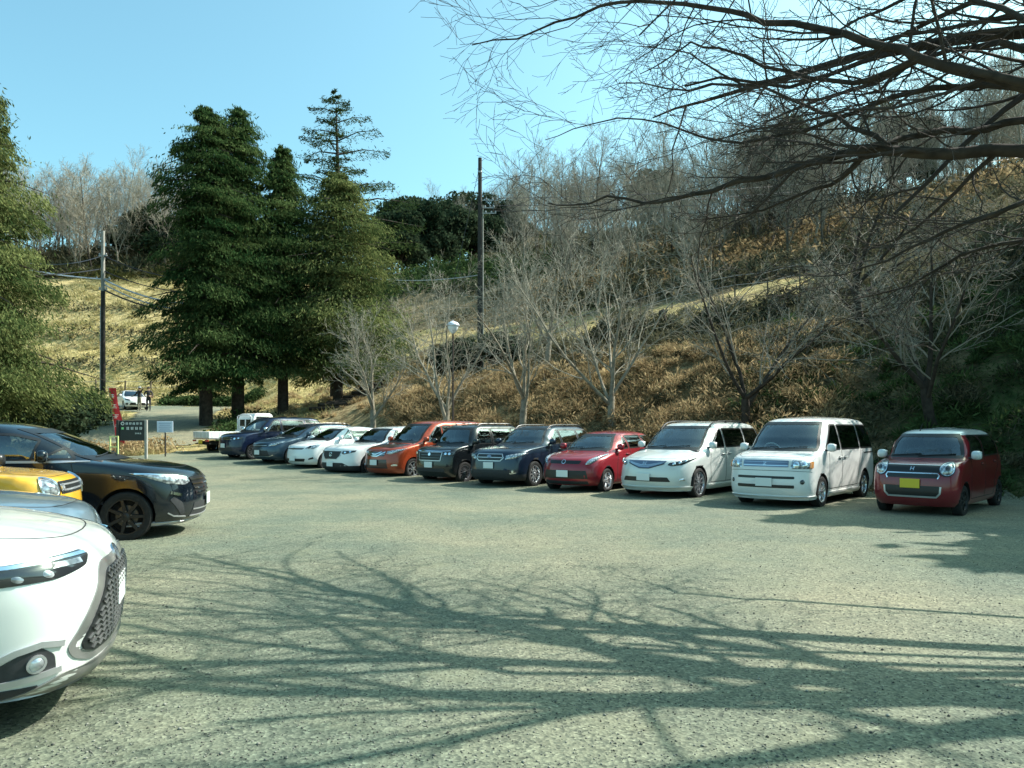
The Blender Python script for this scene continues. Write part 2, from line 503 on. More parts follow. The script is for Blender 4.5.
def make_car(S):
    """S: dict of the car's shape and trim"""
    g = S.get
    Ln, W, H = S['L'], S['W'], S['H']
    sh = Shell(S['front'], S['rear'], S['wid'], S['af'], S['ar'], g('p', 2.6), g('pr', 3.2), step=g('step', .06))
    c = Car(S['name'], sh, Ln, W, S['loc'], S['head']); root = c.root
    tag(root, S['label'], g('cat', 'car'), g('group'))
    col = S['paint']
    # body shell
    me = sh.mesh('body')
    for v in me.vertices: v.co.x += c.x0
    me.materials.append(col); me.materials.append(M_under)
    body = link('body', me, root)
    body.parent = None
    r = S['wr']; ra = r + g('gap', .045)
    xf, xr = S['xf'], S['xr']
    V = []; F = []
    for (ux, sd) in ((xf, 1), (xf, -1), (xr, 1), (xr, -1)):
        rings = []
        for y in (W / 2 - .30, W / 2 + .2):
            rings.append([Vector((c.x0 - ux + ra * math.cos(2 * PI * k / 40), y * sd, r + .01 + ra * math.sin(2 * PI * k / 40))) for k in range(40)])
        if sd < 0: rings = [rr[::-1] for rr in rings]
        v, f = prism_mesh(rings); o = len(V); V += v; F += [tuple(i + o for i in q) for q in f]
    def cm(V, F):
        m = bpy.data.meshes.new('c'); m.from_pydata([tuple(v) for v in V], [], F); m.materials.append(col); m.materials.append(M_under)
        for p in m.polygons: p.material_index = 1
        b = bmesh.new(); b.from_mesh(m); bmesh.ops.recalc_face_normals(b, faces=b.faces); b.to_mesh(m); b.free()
        return m
    bool_apply(body, cm(V, F))
    cowl_u, cowl_z = S['cowl']; zt = S['wtop']       # windscreen top z
    kA, kB = g('kA', .34), g('kB', .62)
    # windscreen outline in (s, z)
    def wsedge(k, z0, z1, n=6, fn=sh.s_at): return [(fn(z0 + (z1 - z0) * i / n, k), z0 + (z1 - z0) * i / n) for i in range(n + 1)]
    zb = cowl_z + .02
    eR = wsedge(kA, zb, zt)
    ws = [(-a, b) for (a, b) in eR] + [(a, b) for (a, b) in eR[::-1]]
    # rear window outline
    rz0, rz1 = S['rwin']
    eR2 = wsedge(.45, rz0, rz1, 4, sh.sb_at)
    rw = [(-a, b) for (a, b) in eR2] + [(a, b) for (a, b) in eR2[::-1]]
    sides = []
    for sw in S['swin']:        # lists of (u or 'A'+offset, z)
        pl = []
        for (u, z) in sw['poly']:
            if isinstance(u, str): u = float(sh.uf(z) + kB * sh.af(z)) + float(u[1:] or 0)
            pl.append((u, z))
        sides.append((rounded(pl, sw.get('r', .03)), sw))
    if g('cabin', True):
        z0, z1 = g('floor', .5), H - .05
        # cavity
        cav = sh.mesh('c', inset=.055, iu=.075, ufmin=cowl_u + .03, z0=z0, z1=z1)
        for v in cav.vertices: v.co.x += c.x0
        cav.materials.append(col); cav.materials.append(M_under)
        for p in cav.polygons: p.material_index = 1
        bool_apply(body, cav)
        V = []; F = []
        for (pl, sw) in sides:
            rp = resample(pl, .12)
            v, f = prism_mesh([[Vector((c.x0 - u, y, z)) for (u, z) in rp] for y in (-1.4, 1.4)]); o = len(V); V += v; F += [tuple(i + o for i in q) for q in f]
        bool_apply(body, cm(V, F))
        for (kind, out, sgn) in (('f', ws, 1), ('b', rw, -1)):
            f_ = c.proj(kind); rp = resample(out, .1); pts = [f_(a, b) for (a, b) in rp]
            v, f = prism_mesh([[p + Vector((.25 * sgn, 0, 0)) for p in pts], [p - Vector((.26 * sgn, 0, 0)) for p in pts]])
            bool_apply(body, cm(v, f))
    me = body.data
    # arch interiors dark
    for p in me.polygons:
        cc = p.center
        for ux in (xf, xr):
            if math.hypot(cc.x - (c.x0 - ux), cc.z - r - .01) < ra + .004 and abs(cc.y) > W / 2 - .32: p.material_index = 1
        if cc.z < sh.z0 + .004: p.material_index = 1
    if g('lower'):    # unpainted lower cladding
        me.materials.append(g('lowermat', M_plastic))
        for p in me.polygons:
            if p.material_index == 0 and p.center.z < S['lower']: p.material_index = 2
    rz = g('roofz')
    if rz:
        b = bmesh.new(); b.from_mesh(me)
        kill = [f for f in b.faces if f.calc_center_median().z < rz or f.material_index == 1]
        bmesh.ops.delete(b, geom=kill, context='FACES'); rm = bpy.data.meshes.new('roof'); b.to_mesh(rm); b.free(); rm.materials.append(S['roofmat'])
        b = bmesh.new(); b.from_mesh(me)
        kill = [f for f in b.faces if f.calc_center_median().z >= rz and f.material_index != 1]
        bmesh.ops.delete(b, geom=kill, context='FACES'); b.to_mesh(me); b.free()
        for q in rm.polygons: q.material_index = 0; q.use_smooth = True
        rm.set_sharp_from_angle(angle=R(40)); link('roof', rm, root)
    me.polygons.foreach_set('use_smooth', [True] * len(me.polygons)); me.set_sharp_from_angle(angle=R(38))
    body.parent = root; body.name = 'body'
    # glass
    def part(name, fn, mat, smooth=35, parent=root):
        mb = MB(); fn(mb); return mb.build(name, mat, parent, smooth)
    w = part('windscreen', lambda mb: c.patch(mb, 'f', ws, .002, .006, dens=.08, rings=5), M_glass)
    part('screen_border', lambda mb: c.ring(mb, 'f', ws, .045, .005, outer=-.02), M_blk, 35, w)
    part('rear_window', lambda mb: c.patch(mb, 'b', rw, .002, .006, dens=.08, rings=5), M_privacy)
    for sg in (1, -1):
        for (pl, sw) in sides:
            gl = part('side_window', lambda mb: c.patch(mb, 's', pl, .002, .006, sg=sg, dens=.08, rings=4), M_privacy if sw.get('dark') else M_glass)
            if g('blackpillar', True):
                part('window_frame', lambda mb: c.ring(mb, 's', pl, .012, .005, sg=sg, outer=-.02), M_blk, 35, gl)
            else:
                part('window_frame', lambda mb: c.ring(mb, 's', pl, .014, .005, sg=sg, outer=-.012), M_blk, 35, gl)
        for (nm, mt, polys) in g('sidepatch', []):
            def q(mb):
                for pl in polys: c.patch(mb, 's', rounded(pl, .02), .006, .01, sg=sg)
            part(nm, q, mt)
        if g('beltline'):
            part('belt_moulding', lambda mb: c.strip(mb, 's', S['beltline'], .032, .010, sg=sg), g('beltmat', M_silver))
        def seams(mb):
            for ln in g('seams', []): c.strip(mb, 's', ln, (.009 if S['loc'][1] < 12 else .013), .002, sg=sg)
        part('door_seam', seams, M_seam)
        for (u, z) in g('handles', []):
            def q(mb):
                f_ = c.proj('s', sg); p = f_(u, z); n_ = c.nrm(f_, u, z, p)
                mb.box(p + n_ * .022, (.19, .022, .032), m=0, bev=.009)
                c.patch(mb, 's', circle(u, z, .085, .03, 12), .002, .004, sg=sg, m=1, rings=2)
            part('door_handle', q, [g('handlemat', col), M_seam])
        # mirror
        mu, mz = S['mirror']
        def q(mb):
            y0 = sh.side(mu + .05, mz - .06); cx = c.x0 - mu
            Vv = []; nn = 8; mm = 14; a_, b_, d_ = .085, g('mirw', .088), .085
            cy = (y0 + .02 + b_) * sg
            for i in range(nn + 1):
                th = PI * i / nn
                for j in range(mm):
                    ph = 2 * PI * j / mm; sp = lambda v: math.copysign(abs(v) ** .7, v)
                    x_ = sp(math.sin(th)) * sp(math.cos(ph)) * a_; x_ = min(x_, a_) if x_ > 0 else x_ * .45
                    Vv.append((cx + x_, cy + b_ * sp(math.cos(th)) * sg, mz + sp(math.sin(th)) * sp(math.sin(ph)) * d_))
            Ff = [(i * mm + j, i * mm + (j + 1) % mm, (i + 1) * mm + (j + 1) % mm, (i + 1) * mm + j) for i in range(nn) for j in range(mm)]
            mb.add(Vv, Ff, 0)
            mb.box((cx - .01, (y0 + .03) * sg, mz - .055), (.07, .14, .04), m=1, bev=.01)
            mb.box((cx - .046, cy, mz), (.006, b_ * 1.7, .13), m=2)
        part('mirror', q, [g('mirmat', col), M_blk, M_chrome], 50)
        for ux in (xf, xr):
            wheel(root, c.x0 - ux, sg * (W / 2 - .105 - g('winset', .0)), r, g('ww', .2), sg, g('rim', 'five'), g('steer', 0) if ux == xf else 0, g('rimmat'), g('hub', .66))
    # interior
    if g('cabin', True):
        mb = MB(); hh = float(sh.h(cowl_z)) - .1; fz = g('floor', .5)
        mb.box((c.x0 - cowl_u - .33, 0, cowl_z - .07), (.5, hh * 2, .14), bev=.05); 
        mb.box((c.x0 - (cowl_u + Ln - .3) / 2, 0, fz + .03), (Ln - cowl_u - .5, hh * 2, .04))
        mb.build('dashboard', M_dash, root, 40)
        s0 = g('seat_u', cowl_u + 1.15); ys = W * .22; sz = cowl_z - .02
        for k, us in enumerate(g('rows', [s0, s0 + .85])):
            for sg in (1, -1):
                mb = MB()
                rt = Matrix.Rotation(R(-18), 3, 'Y')
                mb.box((c.x0 - us, ys * sg, fz + .17), (.5, .46, .2), bev=.06)
                hb = min(.62, sh.top(us + .5, ys) - fz - .42); mb.box((c.x0 - us - .32, ys * sg, fz + .19 + hb / 2), (.14, .46, hb), rt, bev=.06)
                st = mb.build('seat', M_seat, root, 40)
                mb = MB(); hz = min(fz + .90, sh.top(us + .5, ys) - .20); mb.box((c.x0 - us - .42, ys * sg, hz), (.1, .26, .19), rt, bev=.045); mb.build('headrest', M_seat, st, 40)
        mb = MB(); tilt = Matrix.Rotation(R(-62), 3, 'Y'); cc = Vector((c.x0 - cowl_u - .66, -ys, cowl_z + .0)); pts = []
        for k in range(21):
            a = 2 * PI * k / 20; pts.append(cc + tilt @ Vector((.18 * math.cos(a), .18 * math.sin(a), 0)))
        mb.tube(pts, .016, 8, cap=False); mb.box(cc, (.06, .3, .03), tilt, bev=.01); mb.box(cc, (.12, .1, .05), tilt, bev=.02)
        mb.build('steering_wheel', M_blk if not g('lightwheel') else M_shade, root, 50)
        # rear-view mirror
        mb = MB(); mb.box((c.x0 - float(sh.uf(zt)) - .14, 0, zt - .09), (.03, .24, .07), bev=.012); mb.build('rear_view_mirror', M_blk, root, 40)
    # extra features: (part name, kind, [polys], material, opts)
    for ft in S['feat']:
        nm, kind, polys, mat = ft[:4]; op = ft[4] if len(ft) > 4 else {}
        both = op.get('both'); par = root
        for sg in ((1, -1) if both else (1,)):
            mb = MB(); 
            for pl in polys:
                if op.get('strip'): c.strip(mb, kind, pl, op['strip'], op.get('off', .008), sg=sg, closed=op.get('closed', False), dens=op.get('dens', .05))
                elif op.get('ring'): c.ring(mb, kind, pl, op['ring'], op.get('off', .008), sg=sg, dens=op.get('dens', .05))
                else: c.patch(mb, kind, rounded(pl, op.get('r', .02)) if op.get('r', .02) else pl, op.get('off', .005), op.get('rim', .012), op.get('bulge', 0.), sg=sg, dens=op.get('dens', .05), rings=op.get('rings', 4))
            o = mb.build(nm, mat, root, op.get('smooth', 35))
            for sub in op.get('sub', []):
                mb = MB()
                for pl in sub[1]:
                    so = sub[3] if len(sub) > 3 else {}
                    if so.get('strip'): c.strip(mb, kind, pl, so['strip'], so.get('off', .012), sg=sg, closed=so.get('closed', False), dens=.04)
                    elif so.get('ring'): c.ring(mb, kind, pl, so['ring'], so.get('off', .012), sg=sg, dens=.04)
                    else: c.patch(mb, kind, pl, so.get('off', .012), .01, so.get('bulge', 0.), sg=sg, dens=.04, rings=3)
                mb.build(sub[0], sub[2], o, 35)
    # hood seam and wipers
    if g('hood'):
        for _ in range(2):
            hl = S['hood']; q_ = [hl[0]]
            for a_, b_ in zip(hl, hl[1:]): q_ += [(a_[0] * .75 + b_[0] * .25, a_[1] * .75 + b_[1] * .25), (a_[0] * .25 + b_[0] * .75, a_[1] * .25 + b_[1] * .75)]
            S['hood'] = q_ + [hl[-1]]
        mb = MB(); c.strip(mb, 't', S['hood'], .008, .0015, dens=.08); c.strip(mb, 't', [(a, -b) for (a, b) in S['hood']], .008, .0015, dens=.08)
        mb.build('bonnet_seam', M_seam, root)
    mb = MB(); f_ = c.proj('f')
    for s0, s1 in ((-.1, .52), (-.62, -.05)):
        pts = []
        for k in range(5):
            a = s0 + (s1 - s0) * k / 4; z = zb + .015 + .05 * k / 4; p = f_(a, z); pts.append(p + c.nrm(f_, a, z, p) * .02)
        mb.tube(pts, .008, 4)
    mb.build('wiper', M_blk, root)
    # number plates
    pz = S['plate']; pm = g('platemat', M_plate); pu = sh.wrap(S.get('plates', 0), pz)
    mb = MB(); xx = c.x0 - float(pu.x) + g('plateoff', .03)
    mb.box((xx, S.get('plates', 0), pz), (.012, .33, .165), bev=.004); mb.box((xx - .018, S.get('plates', 0), pz), (.03, .2, .06), m=1)
    mb.build('number_plate', [pm, M_blk], root, 30)
    pz = g('rplate', .75); xx = c.x0 - float(sh.ur(pz)) - .02
    mb = MB(); mb.box((xx, 0, pz), (.012, .33, .165), bev=.004); mb.box((xx + .018, 0, pz), (.03, .2, .06), m=1)
    mb.build('number_plate', [pm, M_blk], root, 30)
    # roof rails
    if g('rails'):
        ry, r0, r1 = S['rails']
        for sg in (1, -1):
            mb = MB(); pts = []
            for k in range(13):
                u = r0 + (r1 - r0) * k / 12; lift = .055 * min(1, k * 1.2, (12 - k) * 1.2)
                pts.append((c.x0 - u, ry * sg, sh.top(u, ry) + lift - .005))
            mb.tube(pts, .018, 6)
            for k in (1, 6, 11): mb.box(Vector(pts[k]) - Vector((0, 0, .03)), (.07, .025, .05))
            mb.build('roof_rail', g('railmat', M_blk), root, 50)
    if g('antenna'):
        u, y = S['antenna']; z = sh.top(u, abs(y)); mb = MB()
        mb.tube([(c.x0 - u, y, z - .01), (c.x0 - u - .03, y, z + .03), (c.x0 - u - .16, y, z + .14)], [.02, .008, .004], 6)
        mb.build('antenna', M_blk, root, 50)
    root.scale = (1, 1, g('zscale', 1))
    return c
P_white = paint('white_paint', (.72, .73, .71), 0, .4)
P_pearl = paint('pearl_paint', (.66, .69, .66), .15, .4)
P_whiteb = paint('clean_white_paint', (.78, .79, .78), 0, .4)
P_red = paint('red_paint', (.26, .012, .022), .25, .35)
P_kred = paint('deep_red_paint', (.20, .010, .018), .25, .35)
P_orange = paint('orange_paint', (.36, .055, .018), .3, .35)
P_maroon = paint('maroon_paint', (.035, .010, .014), .3, .3)
P_navy = paint('navy_paint', (.008, .016, .045), .3, .3)
P_blue = paint('blue_grey_paint', (.010, .024, .048), .35, .3)
P_slate = paint('slate_paint', (.035, .065, .10), .4, .35)
P_black = paint('black_paint', (.006, .008, .010), .1, .25)
P_bkblue = paint('blue_black_paint', (.004, .008, .014), .1, .22)
P_silverblue = paint('silver_blue_paint', (.20, .27, .32), .5, .35)
P_yellow = paint('yellow_paint', (.72, .40, .035), 0, .35)
P_roofw = paint('pale_roof_paint', (.62, .66, .66), .1, .35)

def arc_pts(cx, cz, r, a0, a1, n=14):
    return [(cx + r * math.cos(R(a0 + (a1 - a0) * i / n)), cz + r * math.sin(R(a0 + (a1 - a0) * i / n))) for i in range(n + 1)]
def rect(a0, b0, a1, b1): return [(a0, b0), (a1, b0), (a1, b1), (a0, b1)]
def sym(half):      # half outline for s>=0 from bottom centre to top centre -> full
    return half + [(-a, b) for (a, b) in half[::-1] if a > 1e-6]
H_BADGE = lambda z, s=.05: [[(-s * .9, z - s), (-s * .6, z + s)], [(s * .9, z + s), (s * .6, z - s)], [(-s * .7, z), (s * .7, z)]]

def place(px, D, head, Ln, W, u_axle, ground=0.0, side=1):
    """root location from where the near front wheel touches the ground"""
    h = Vector(head).normalized(); lf = Vector((-h.y, h.x)) * side
    w = Vector((at(px, D), D))
    r = w - h * (Ln / 2 - u_axle) - lf * (W / 2 - .1)
    return (r.x, r.y, ground), (h.x, h.y)
def hd(deg): return (-math.sin(R(deg)), -math.cos(R(deg)))

def minivan_base(Ln, W, H, cowl=(.78, 1.10), steep=.62, hoodz=.98, nose=.0):
    cu, cz = cowl; zt = H - .15; hw = W / 2
    top_u = cu + (zt - cz) / steep * .8
    front = [(.12, .19), (.03, .30), (.0, .46), (.015, .66), (.05, hoodz - .14), (.10, hoodz - .05), (.20, hoodz), (cu * .62, (hoodz + cz) / 2 + .015), (cu, cz), (cu + (top_u - cu) * .5, cz + (zt - cz) * .52), (top_u, zt), (top_u + .22, H - .055), (top_u + .95, H)]
    rear = [(Ln - .10, .22), (Ln - .02, .36), (Ln, .6), (Ln - .035, 1.0), (Ln - .11, H - .42), (Ln - .20, H - .16), (Ln - .42, H - .06), (Ln - 1.1, H)]
    wid = [(.19, hw - .07), (.28, hw - .025), (.5, hw - .003), (.85, hw), (cz - .02, hw - .022), (cz + .3, hw - .085), (H - .18, hw - .155), (H - .09, hw - .205), (H - .035, hw - .32), (H, hw - .62)]
    af = [(.19, .45), (.9, .52), (cz, .60), (zt, .52), (H, .8)]
    ar = [(.19, .3), (1.2, .3), (H, .5)]
    return dict(L=Ln, W=W, H=H, front=front, rear=rear, wid=wid, af=af, ar=ar, cowl=cowl, wtop=zt + .01, rwin=(cz + .08, H - .2))
def car_base(Ln, W, H, cowl, hoodz, roof_u, tail_u=.55, tail_slope=.35, rearhood=None):
    cu, cz = cowl; zt = H - .12; hw = W / 2
    front = [(.14, .19), (.04, .28), (.0, .42), (.01, .58), (.05, hoodz - .16), (.12, hoodz - .06), (.26, hoodz), (cu * .6, hoodz + (cz - hoodz) * .58), (cu, cz), (cu + (roof_u - cu) * .52, cz + (zt - cz) * .56), (roof_u, zt), (roof_u + .28, H - .04), (roof_u + .95, H)]
    rear = [(Ln - .12, .24), (Ln - .02, .38), (Ln, .58), (Ln - .05, .9), (Ln - .10, cz), (Ln - .10 - tail_slope * .6, H - .25), (Ln - .12 - tail_slope, H - .12), (Ln - tail_slope - .45, H - .045), (Ln - tail_slope - 1.0, H)]
    wid = [(.19, hw - .08), (.27, hw - .035), (.5, hw - .004), (.8, hw), (cz - .03, hw - .035), (cz + .2, hw - .12), (H - .16, hw - .235), (H - .08, hw - .29), (H - .03, hw - .41), (H, hw - .64)]
    af = [(.19, .6), (.8, .7), (cz, .75), (zt, .55), (H, .8)]
    ar = [(.19, .4), (1.0, .42), (H, .55)]
    return dict(L=Ln, W=W, H=H, front=front, rear=rear, wid=wid, af=af, ar=ar, cowl=cowl, wtop=zt + .01, rwin=(cz + .06, H - .17), p=2.4, pr=2.8)
def kei_base(Ln, W, H, cowl, hoodz, steep=.9):
    d = minivan_base(Ln, W, H, cowl, steep, hoodz)
    d['af'] = [(.19, .34), (.8, .36), (cowl[1], .40), (H - .15, .36), (H, .6)]
    d['ar'] = [(.19, .22), (1.2, .24), (H, .4)]
    d['p'] = 2.8; d['floor'] = .45
    return d
def wins(base, belt, top, divs, last, dark_from=1, tail=0.12, rise=0.0, af='A+.04', gap=.05):
    """divs: list of pillar u positions; last = rear end at belt"""
    out = []; us = [None] + divs + [None]; n = len(divs) + 1
    for i in range(n):
        z0a = belt + rise * i / n; z0b = belt + rise * (i + 1) / n
        if i == 0: a0 = a1 = None
        else: a0 = divs[i - 1] + gap; a1 = a0 - .02
        if i == n - 1: b0, b1 = last, last - tail
        else: b0 = divs[i] - gap; b1 = b0 - .02
        p = []
        if a0 is None: p += [(af, z0a), (af, top)]
        else: p += [(a0, z0a), (a1, top)]
        p += [(b1, top), (b0, z0b)]
        out.append(dict(poly=p, dark=i >= dark_from))
    return out
def tails(W, z0, z1): return ('tail_lamp', 'b', [rect(W / 2 - .26, z0, W / 2 - .04, z1)], M_tail, dict(both=1, bulge=.015))

CARS = []
M_silverd = simple('satin_silver', (.30, .30, .29), .35, .6, .5, .4)
M_mesh = simple('grille_mesh', (.16, .165, .165), .35, .4)
# ---- deep red small car with pale roof -------------------------------------------------
def red_kei():
    Ln, W, H = 3.395, 1.475, 1.61
    S = kei_base(Ln, W, H, (.70, 1.03), .95, 1.15)
    loc, h = place(960, 13.75, hd(44.5), Ln, W, .60)
    S.update(name='small_car', label='deep red small car with pale roof, round headlamps and yellow plate', loc=loc, head=h, paint=P_kred, roofz=1.475, roofmat=P_roofw, mirmat=P_roofw,
        wr=.285, xf=.60, xr=3.12, ww=.165, rim='seven', rimmat=M_rimblk, swin=wins(S, 1.055, 1.45, [1.95], 3.05, rise=.03), mirror=(.98, 1.10),
        seams=[[(1.0, .30), (.98, .7), (1.02, 1.0)], [(1.95, 1.46), (1.97, .9), (1.93, .30)], [(1.0, .30), (2.6, .30)], [(2.98, 1.4), (2.98, .95), (2.72, .66), (2.6, .30)]],
        handles=[(1.75, .92), (2.7, .95)], hood=[(.16, 0), (.16, .35), (.22, .50), (.5, .60), (.68, .62)], plate=.60, plates=-.02, platemat=M_plateY, antenna=(1.2, -.2))
    S['feat'] = [
        ('lamp_band', 'f', [rect(-.52, .80, .52, .93)], M_blk, dict(off=.004)),
        ('lamp_surround', 'f', [circle(.56, .862, .135, .132, 24)], M_blk, dict(both=1, off=.007, r=0)),
        ('headlight', 'f', [circle(.56, .865, .105, .103, 24)], M_lens, dict(both=1, off=.012, r=0, bulge=.025, sub=[('lamp_ring', [circle(.56, .865, .112, .11, 24)], M_chrome, dict(strip=.012, closed=True)), ('projector', [circle(.565, .865, .04, .04, 14)], M_lensdark, dict(off=.042, bulge=.01))])),
        ('chrome_line', 'f', [[(-.44, .925), (.44, .925)]], M_chrome, dict(strip=.014, off=.012)),
        ('upper_grille', 'f', [[(-.42, .70), (.42, .70), (.44, .785), (-.44, .785)]], M_blk, dict(off=.004)),
        ('grille_trim', 'f', [[(-.42, .69), (-.445, .74), (-.42, .785), (.42, .785), (.445, .74), (.42, .69)]], M_chrome, dict(strip=.020, off=.012)),
        ('emblem', 'f', H_BADGE(.862, .032), M_chrome, dict(strip=.013, off=.014)),
        ('lower_grille', 'f', [[(-.40, .36), (.40, .36), (.45, .44), (.46, .56), (-.46, .56), (-.45, .44)]], M_blk, dict(off=.005)),
        ('bumper_trim', 'f', [[(-.47, .55), (-.46, .43), (-.40, .365), (.40, .365), (.46, .43), (.47, .55)]], M_silver, dict(strip=.030, off=.014)),
        tails(W, .8, 1.0)]
    make_car(S)
CARS.append(red_kei)
# ---- boxy white minivan ----------------------------------------------------------------
def boxy_van():
    Ln, W, H = 4.64, 1.70, 1.85
    S = minivan_base(Ln, W, H, (.74, 1.12), .66, 1.03)
    loc, h = place(818, 15.3, hd(40.5), Ln, W, .90)
    S.update(name='minivan', label='boxy white minivan with flat grille parked beside the deep red small car', loc=loc, head=h, paint=P_white,
        wr=.315, xf=.90, xr=3.73, ww=.195, rim='five', rimmat=M_rimsil, swin=wins(S, 1.16, 1.66, [2.12, 3.45], 4.40, rise=.0), mirror=(1.20, 1.20), mirmat=P_white,
        seams=[[(1.33, .36), (1.30, .8), (1.34, 1.10)], [(2.12, 1.66), (2.14, .9), (2.10, .36)], [(1.33, .36), (3.2, .36)], [(3.45, 1.66), (3.47, 1.1), (3.25, .72), (3.2, .36)]],
        handles=[(1.98, .98), (2.32, .98)], hood=[(.20, 0), (.20, .4), (.26, .60), (.5, .70), (.72, .73)], plate=.53, lightwheel=True, blackpillar=True)
    S['feat'] = [
        ('grille', 'f', [rect(-.46, .83, .46, .955)], M_chromeblue, dict(off=.006, sub=[('grille_bar', [[(-.45, .86), (.45, .86)], [(-.45, .925), (.45, .925)]], M_chrome, dict(strip=.012))])),
        ('emblem', 'f', [[(-.03, .915), (.03, .915), (-.03, .865), (.03, .865)]], M_chrome, dict(strip=.014, off=.016)),
        ('headlight', 'f', [[(.50, .80), (.95, .80), (.97, .94), (.52, .975)]], M_lens, dict(both=1, off=.006, bulge=.02, sub=[('projector', [circle(.60, .88, .055, .055, 14), circle(.76, .88, .05, .05, 14)], M_reflector, dict(off=.026, bulge=.01)), ('indicator', [rect(.86, .81, .945, .93)], M_amber, dict(off=.03))])),
        ('air_intake', 'f', [rect(-.58, .60, .58, .65), rect(-.58, .42, .58, .48)], M_blk, dict(off=.005)),
        ('bumper_crease', 'f', [[(-.95, .74), (-.5, .76), (.5, .76), (.95, .74)]], M_seam, dict(strip=.008, off=.002)),
        ('fog_lamp', 'f', [circle(.73, .545, .045, .045, 14)], M_lensdark, dict(both=1, off=.006, r=0, bulge=.01)),
        ('front_spoiler', 'f', [[(-1.15, .20), (1.15, .20), (1.12, .27), (-1.12, .27)]], P_white, dict(off=.028, rim=.03)),
        ('side_skirt', 's', [rect(1.30, .21, 3.36, .30)], P_white, dict(both=1, off=.025, rim=.03)),
        ('side_line', 's', [[(3.7, 1.04), (4.5, 1.055)]], M_seam, dict(both=1, strip=.03, off=.006)),
        tails(W, .9, 1.5)]
    make_car(S)
CARS.append(boxy_van)
# ---- sleek white minivan ---------------------------------------------------------------
def sleek_van():
    Ln, W, H = 4.84, 1.83, 1.77
    S = minivan_base(Ln, W, H, (1.0, 1.09), .50, .90)
    S['p'] = 2.3; S['af'] = [(.19, .7), (.8, .85), (1.09, .8), (1.6, .6), (H, .8)]
    loc, h = place(696, 17.35, hd(40), Ln, W, .95)
    S.update(name='minivan', label='sleek white minivan with slanted headlamps, V-shaped chrome grille and roof rails', loc=loc, head=h, paint=P_pearl,
        wr=.345, xf=.95, xr=3.85, ww=.21, rim='multi', rimmat=M_rim, hub=.74, swin=wins(S, 1.14, 1.58, [2.35, 3.55], 4.55, rise=.03, tail=.2), mirror=(1.55, 1.20),
        seams=[[(1.55, .34), (1.50, .8), (1.56, 1.08)], [(2.35, 1.58), (2.38, .9), (2.34, .34)], [(1.55, .34), (3.35, .34)], [(3.55, 1.58), (3.6, 1.1), (3.38, .75), (3.35, .34)]],
        handles=[(2.2, .98), (2.55, .99)], hood=[(.22, 0), (.24, .35), (.40, .62), (.7, .74), (.98, .78)], plate=.50, rails=(.62, 1.9, 4.0), railmat=M_blk)
    S['feat'] = [
        ('grille', 'f', [[(-.50, .86), (-.44, .80), (-.12, .70), (.12, .70), (.44, .80), (.50, .86), (.2, .865), (-.2, .865)]], M_chromeblue, dict(off=.006, sub=[('grille_bar', [[(-.44, .835), (-.10, .765), (.10, .765), (.44, .835)], [(-.40, .81), (-.10, .735), (.10, .735), (.40, .81)]], M_chrome, dict(strip=.012)), ('grille_frame', [[(-.46, .80), (-.12, .695), (.12, .695), (.46, .80)]], M_blk, dict(strip=.016))])),
        ('emblem', 'f', H_BADGE(.80, .045), M_chrome, dict(strip=.014, off=.018)),
        ('headlight', 'f', [[(.53, .77), (.62, .745), (.86, .77), (1.16, .90), (1.22, .935), (.98, .905), (.72, .85), (.56, .82)]], M_lensdark, dict(both=1, off=.005, bulge=.02, sub=[('projector', [circle(.67, .795, .038, .03, 12), circle(.80, .82, .038, .032, 12), circle(.93, .855, .03, .025, 12)], M_reflector, dict(off=.024, bulge=.012))])),
        ('air_intake', 'f', [[(-.62, .40), (.62, .40), (.55, .50), (-.55, .50)]], M_blk, dict(off=.005)),
        ('fog_lamp', 'f', [[(.80, .42), (.98, .43), (.94, .475), (.82, .46)]], M_chrome, dict(both=1, off=.006, bulge=.01)),
        ('front_spoiler', 'f', [[(-1.25, .20), (1.25, .20), (1.2, .29), (-1.2, .29)]], P_pearl, dict(off=.028, rim=.03)),
        ('side_skirt', 's', [rect(1.40, .20, 3.42, .30)], P_pearl, dict(both=1, off=.028, rim=.03)),
        tails(W, .95, 1.2)]
    make_car(S)
CARS.append(sleek_van)
